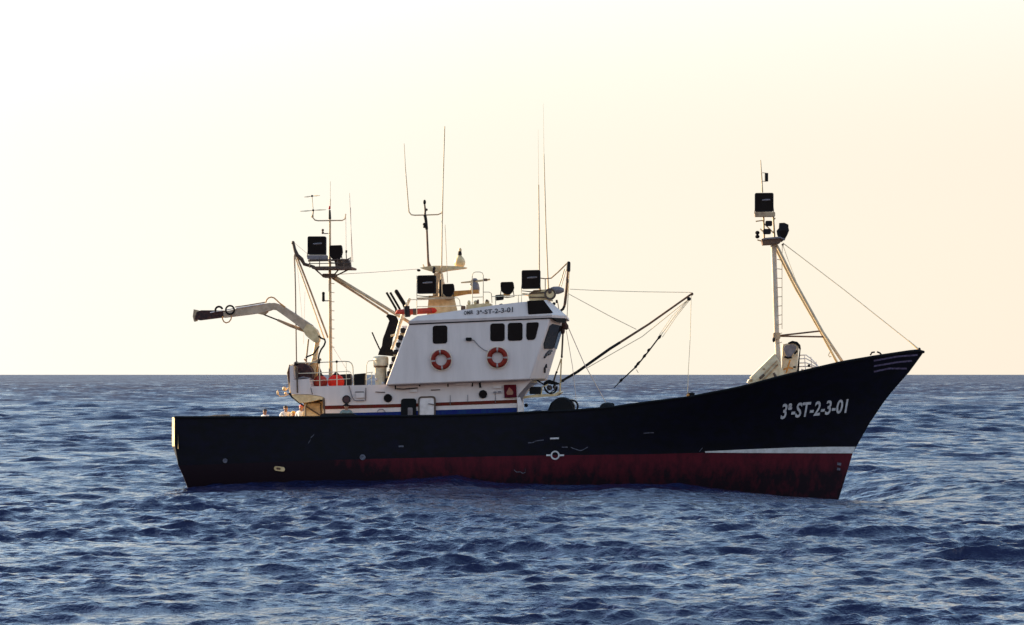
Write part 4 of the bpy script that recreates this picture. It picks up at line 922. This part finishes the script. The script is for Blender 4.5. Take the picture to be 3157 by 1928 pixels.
def float_buoy(cx, cy, rx, ry, v, material, label):
    c = P(cx, cy+ry, v); e = empty('float_buoy', c); tag(e, label, 'buoy', 'orange floats on the upper aft deck')
    mb = MB(); mb.lathe(c, UP, [(m(rx)*.70, 0), (m(rx)*.95, m(ry*.28)), (m(rx), m(ry*.75)), (m(rx)*.96, m(ry*1.15)), (m(rx)*.78, m(ry*1.55)), (m(rx)*.5, m(ry*1.85)), (m(rx)*.3, m(ry*2))], 20); mb.build('float_body', material, e)
    mb = MB(); mb.lathe(c+UP*m(ry*1.72), UP, [(m(rx)*.48, 0), (m(rx)*.42, m(ry*.25)), (m(rx)*.2, m(ry*.5)), (m(2), m(ry*.75))], 14); mb.build('float_cap', M['black'], e)
float_buoy(1036, 1173.5, 25.5, 18.5, -1.8, M['orange'], 'bright orange red float buoy with black cap on the upper aft deck')
float_buoy(988, 1175, 22, 17.5, -1.3, M['orange2'], 'dark rusty red float buoy beside the crane foot, left of the bright float')
mb = MB(); c = P(1108, 1190, -1.5); mb.pprism([(1091, 1154), (1125, 1151), (1124, 1193), (1090, 1193)], -1.5, -.8); mb.k = 0
tag(mb.build('storage_crate', M['black'], None, bevel=.03, loc=c), 'plain black crate standing on the upper aft deck near the white ventilator', 'crate')
mb = MB(); c = P(1072, 1190, -.9); mb.pprism([(1048, 1155), (1080, 1153), (1083, 1180), (1078, 1195), (1050, 1195)], -1.0, -.5)
tag(mb.build('cloth_bundle', M['net'], None, loc=c), 'dark bundle piled behind the bright orange float on the aft deck', 'bundle')
# net pile over the stern bulwark
mb = MB(); rnd = random.Random(3)
rows = []
for i in range(15):
    f = i/14; px = 586+(716-586)*f; top = interp(px, [(586, 1288), (600, 1283), (640, 1283), (655, 1280), (690, 1278), (705, 1277.5), (712, 1282), (716, 1290)]) + rnd.uniform(-.5, .5)
    rows.append([P(px, 1320, -2.9), P(px, (top+1300)/2, -2.95), P(px, top+1, -2.7), P(px, top, -2.3), P(px, top+3, -1.7), P(px, 1320, -1.2)])
mb.loft(rows)
tag(mb.build('net_pile', M['net'], None, loc=P(650, 1320, -2)), 'low dark pile of fishing net showing over the stern bulwark', 'fishing net')
# orange raft on the roof
mb = MB(); c = P(1300, 972, -1.6); e = empty('life_raft', c); tag(e, 'long orange red life raft lying on the wheelhouse roof below the mast', 'life raft')
mb.T([(1219, 968), (1226, 962), (1262, 962), (1330, 958), (1342, 958), (1347, 959)], -1.6, [2, 7, 9.5, 9, 7, 2], 14); mb.build('raft_body', M['orange2'], e)
mb = MB(); mb.T([(1333, 958.2), (1341, 958), (1346, 959)], -1.62, [9, 7.6, 2.5], 14); mb.build('raft_end', M['orange'], e)
mb = MB()
for x in (1256, 1279): mb.T([(x-5, 962), (x+5, 961.6)], -1.6, 10.4, 14)
mb.build('raft_strap', M['brown'], e)
mb = MB(); mb.T([(1254, 944), (1256, 978)], -1.95, 8.5, 12); mb.build('raft_cylinder', M['dark'], e)
# power block hanging in front of the deckhouse
c = P(1700, 1190, -.6); e = empty('power_block', c); tag(e, 'black net hauling block hanging at the front of the deckhouse below the boom foot', 'hauling block')
mb = MB(); mb.pprism([(1676, 1180), (1684, 1174), (1692, 1171), (1702, 1174), (1714, 1178), (1722, 1182), (1718, 1187), (1700, 1186), (1690, 1184), (1680, 1190), (1676, 1190)], -.8, -.2); mb.build('block_housing', M['black'], e)
mb = MB(); mb.torus(P(1698, 1194, -.6), BD, UP, m(19), m(2.6), 24, 8, PI*.98, PI*2.05); mb.T([(1680, 1198), (1694, 1213), (1716, 1198)], -.55, 1.6); mb.build('block_sheave', M['dark'], e)
mb = MB(); mb.ball(P(1694, 1196, -.4), m(9), .2, m(8)); mb.ball(P(1710, 1193, -.4), m(6), .2, m(7)); mb.build('block_net', M['grey'], e)
mb = MB(); mb.T([(1676, 1186), (1664, 1178), (1655, 1172)], -.6, 2.2); mb.T([(1722, 1184), (1730, 1180)], -.5, 2); mb.build('block_hanger', M['dark'], e)

# ------------------------------------------------------------------ people
def skin_mesh(verts, edges, radii, root=0, sub=1):
    me = bpy.data.meshes.new('s'); me.from_pydata([tuple(v) for v in verts], edges, [])
    o = bpy.data.objects.new('s', me); COL.objects.link(o)
    sk = o.modifiers.new('skin', 'SKIN'); sk.use_smooth_shade = True
    for i, d in enumerate(me.skin_vertices[0].data):
        d.radius = (radii[i], radii[i]); d.use_root = (i == root)
    if sub: ss = o.modifiers.new('sub', 'SUBSURF'); ss.levels = sub; ss.render_levels = sub
    bpy.context.view_layer.update()
    dg = bpy.context.evaluated_depsgraph_get()
    out = bpy.data.meshes.new_from_object(o.evaluated_get(dg))
    bpy.data.objects.remove(o); bpy.data.meshes.remove(me)
    return out
def person(feet, height, face, bend, mats, label, arms='down', cap=None):
    """standing crew member; face = heading angle, bend = lean of the trunk in radians"""
    k = height/1.75
    e = empty('person', feet); tag(e, label, 'person', 'crew on the aft deck')
    e.rotation_euler = (0, 0, face)
    def q(x, y, z):             # lean everything above the hips forward (+y)
        if z > .92:
            h = z-.92; return Vector((x, y*math.cos(bend)+h*math.sin(bend), .92+h*math.cos(bend)-y*math.sin(bend)))*k
        return Vector((x, y, z))*k
    V = []; E = []; R = []
    def add(p, r, par=None):
        V.append(q(*p)); R.append(r*k); i = len(V)-1
        if par is not None: E.append((par, i))
        return i
    pel = add((0, 0, .95), .13); wa = add((0, .01, 1.10), .115, pel); ch = add((0, .01, 1.30), .135, wa); sh = add((0, 0, 1.43), .10, ch); nk = add((0, .01, 1.50), .052, sh); h0 = add((0, .02, 1.575), .072, nk); h1 = add((0, .02, 1.66), .085, h0); h2 = add((0, .01, 1.72), .055, h1)
    ns = add((0, .105, 1.615), .016, h1)
    for s in (-1, 1):
        add((s*.085, .0, 1.625), .018, h1)
        th = add((s*.10, 0, .88), .085, pel); kn = add((s*.11, .02, .48), .058, th); ak = add((s*.12, 0, .09), .042, kn); add((s*.13, .16, .035), .035, ak)
        a = add((s*.185, 0, 1.40), .055, sh)
        if arms == 'forward': el = add((s*.25, .14, 1.16), .042, a); wr = add((s*.20, .36, 1.10), .030, el)
        else: el = add((s*.25, -.01, 1.12), .042, a); wr = add((s*.24, .12, .90), .030, el)
        d = (V[wr]-V[el]).normalized()*1.0
        pa = len(V); V.append(V[wr]+d*.07*k); R.append(.030*k); E.append((wr, pa))
        for j in range(4):
            f = len(V); V.append(V[pa]+d*(.075+.01*(1.5-abs(j-1.5)))*k+Vector(((j-1.5)*.02*k, 0, -.012*k))); R.append(.009*k); E.append((pa, f))
        f = len(V); V.append(V[wr]+d*.06*k+Vector((-s*.05*k, .01, 0))); R.append(.010*k); E.append((wr, f))
    body = skin_mesh(V, E, R); body.materials.append(M['skin']); body.name = 'body'
    b = bpy.data.objects.new('body', body); COL.objects.link(b); b.parent = e
    def cloth(name, pts, edges, rad, mt):
        me = skin_mesh([q(*p) for p in pts], edges, [r*k for r in rad]); me.materials.append(mt); o = bpy.data.objects.new(name, me); COL.objects.link(o); o.parent = e
    ap = [(.26, .14, 1.16), (.215, .33, 1.105)] if arms == 'forward' else [(.255, -.01, 1.12), (.245, .10, .93)]
    cloth('shirt', [(0, 0, .95), (0, .01, 1.10), (0, .01, 1.30), (0, 0, 1.44), (.19, 0, 1.405), ap[0], ap[1], (-.19, 0, 1.405), (-ap[0][0], *ap[0][1:]), (-ap[1][0], *ap[1][1:])],
          [(0, 1), (1, 2), (2, 3), (3, 4), (4, 5), (5, 6), (3, 7), (7, 8), (8, 9)], [.15, .14, .16, .115, .075, .06, .048, .075, .06, .048], mats[0])
    cloth('trousers', [(0, 0, 1.0), (.10, 0, .88), (.11, .02, .48), (.12, 0, .12), (-.10, 0, .88), (-.11, .02, .48), (-.12, 0, .12)], [(0, 1), (1, 2), (2, 3), (0, 4), (4, 5), (5, 6)], [.145, .10, .075, .062, .10, .075, .062], mats[1])
    hm = MB(); c = q(0, .0, 1.665)
    for_ = [[c + Vector((.098*k*math.sin(PI*.5*(i+.05)/5)*math.cos(a), (.112*math.sin(a)*math.sin(PI*.5*(i+.05)/5) - .012)*k, (.10*math.cos(PI*.5*(i+.05)/5)-.005)*k)) for a in [2*PI*j/14 for j in range(14)]] for i in range(6)]
    hm.loft(for_); 
    if cap: hm.loft([[c + Vector((.17*k*math.cos(a)*f, .18*k*math.sin(a)*f, z*k)) for a in [2*PI*j/16 for j in range(16)]] for f, z in ((.7, .03), (1, .0), (.7, -.01))])
    me = bpy.data.meshes.new('hair'); me.from_pydata([tuple(p) for p in hm.v], [], hm.f); me.shade_smooth(); me.materials.append(mats[2])
    o = bpy.data.objects.new('cap' if cap or mats[2] is M['pink'] else 'hair', me); COL.objects.link(o); o.parent = e
    for s in (-1, 1):
        em = MB(); em.ball(q(s*.032, .088, 1.638), .012*k); me = bpy.data.meshes.new('eye'); me.from_pydata([tuple(p) for p in em.v], [], em.f); me.materials.append(M['hair']); o = bpy.data.objects.new('eye', me); COL.objects.link(o); o.parent = e
    return e
def crew(px, head_y, v, **kw):
    top = P(px, head_y, v); s = 538; z = P(700, 1287, -3.4).z - 1.20
    feet = Vector((top.x, top.y, z)); h = (top.z-z)/(1 if not kw.get('bend') else (.53+.47*math.cos(kw['bend'])))*1.0
    return person(feet, h*1.75/1.765, kw['face'], kw['bend'], kw['mats'], kw['label'], kw.get('arms', 'down'), kw.get('cap'))
crew(820, 1261, -1.2, face=math.radians(150), bend=.12, mats=(M['shirt'], M['trouser'], M['hair']), label='dark haired person in white shirt, leftmost of the crew, lowest behind the stern bulwark', arms='forward')
crew(880, 1250, -.9, face=math.radians(-160), bend=.05, mats=(M['shirt'], M['trouser'], M['hair']), label='dark haired person in white shirt beside the yellow oilskin on the aft deck', arms='forward')
crew(876, 1268, .3, face=math.radians(-82), bend=.62, mats=(M['yellow'], M['trouser'], M['yellow']), label='person in yellow oilskin and yellow hood bending to the right behind the stern bulwark', arms='forward')
crew(929, 1247, -1.4, face=math.radians(160), bend=.0, mats=(M['shirt'], M['trouser'], M['pink']), label='person in white shirt and pinkish red cap standing under the deckhouse overhang', arms='down')
crew(1068, 1243, -3.05, face=math.radians(185), bend=.0, mats=(M['green'], M['trouser'], M['black']), label='person in grey green jacket and wide black hat standing before the dark red porthole', arms='forward', cap=True)
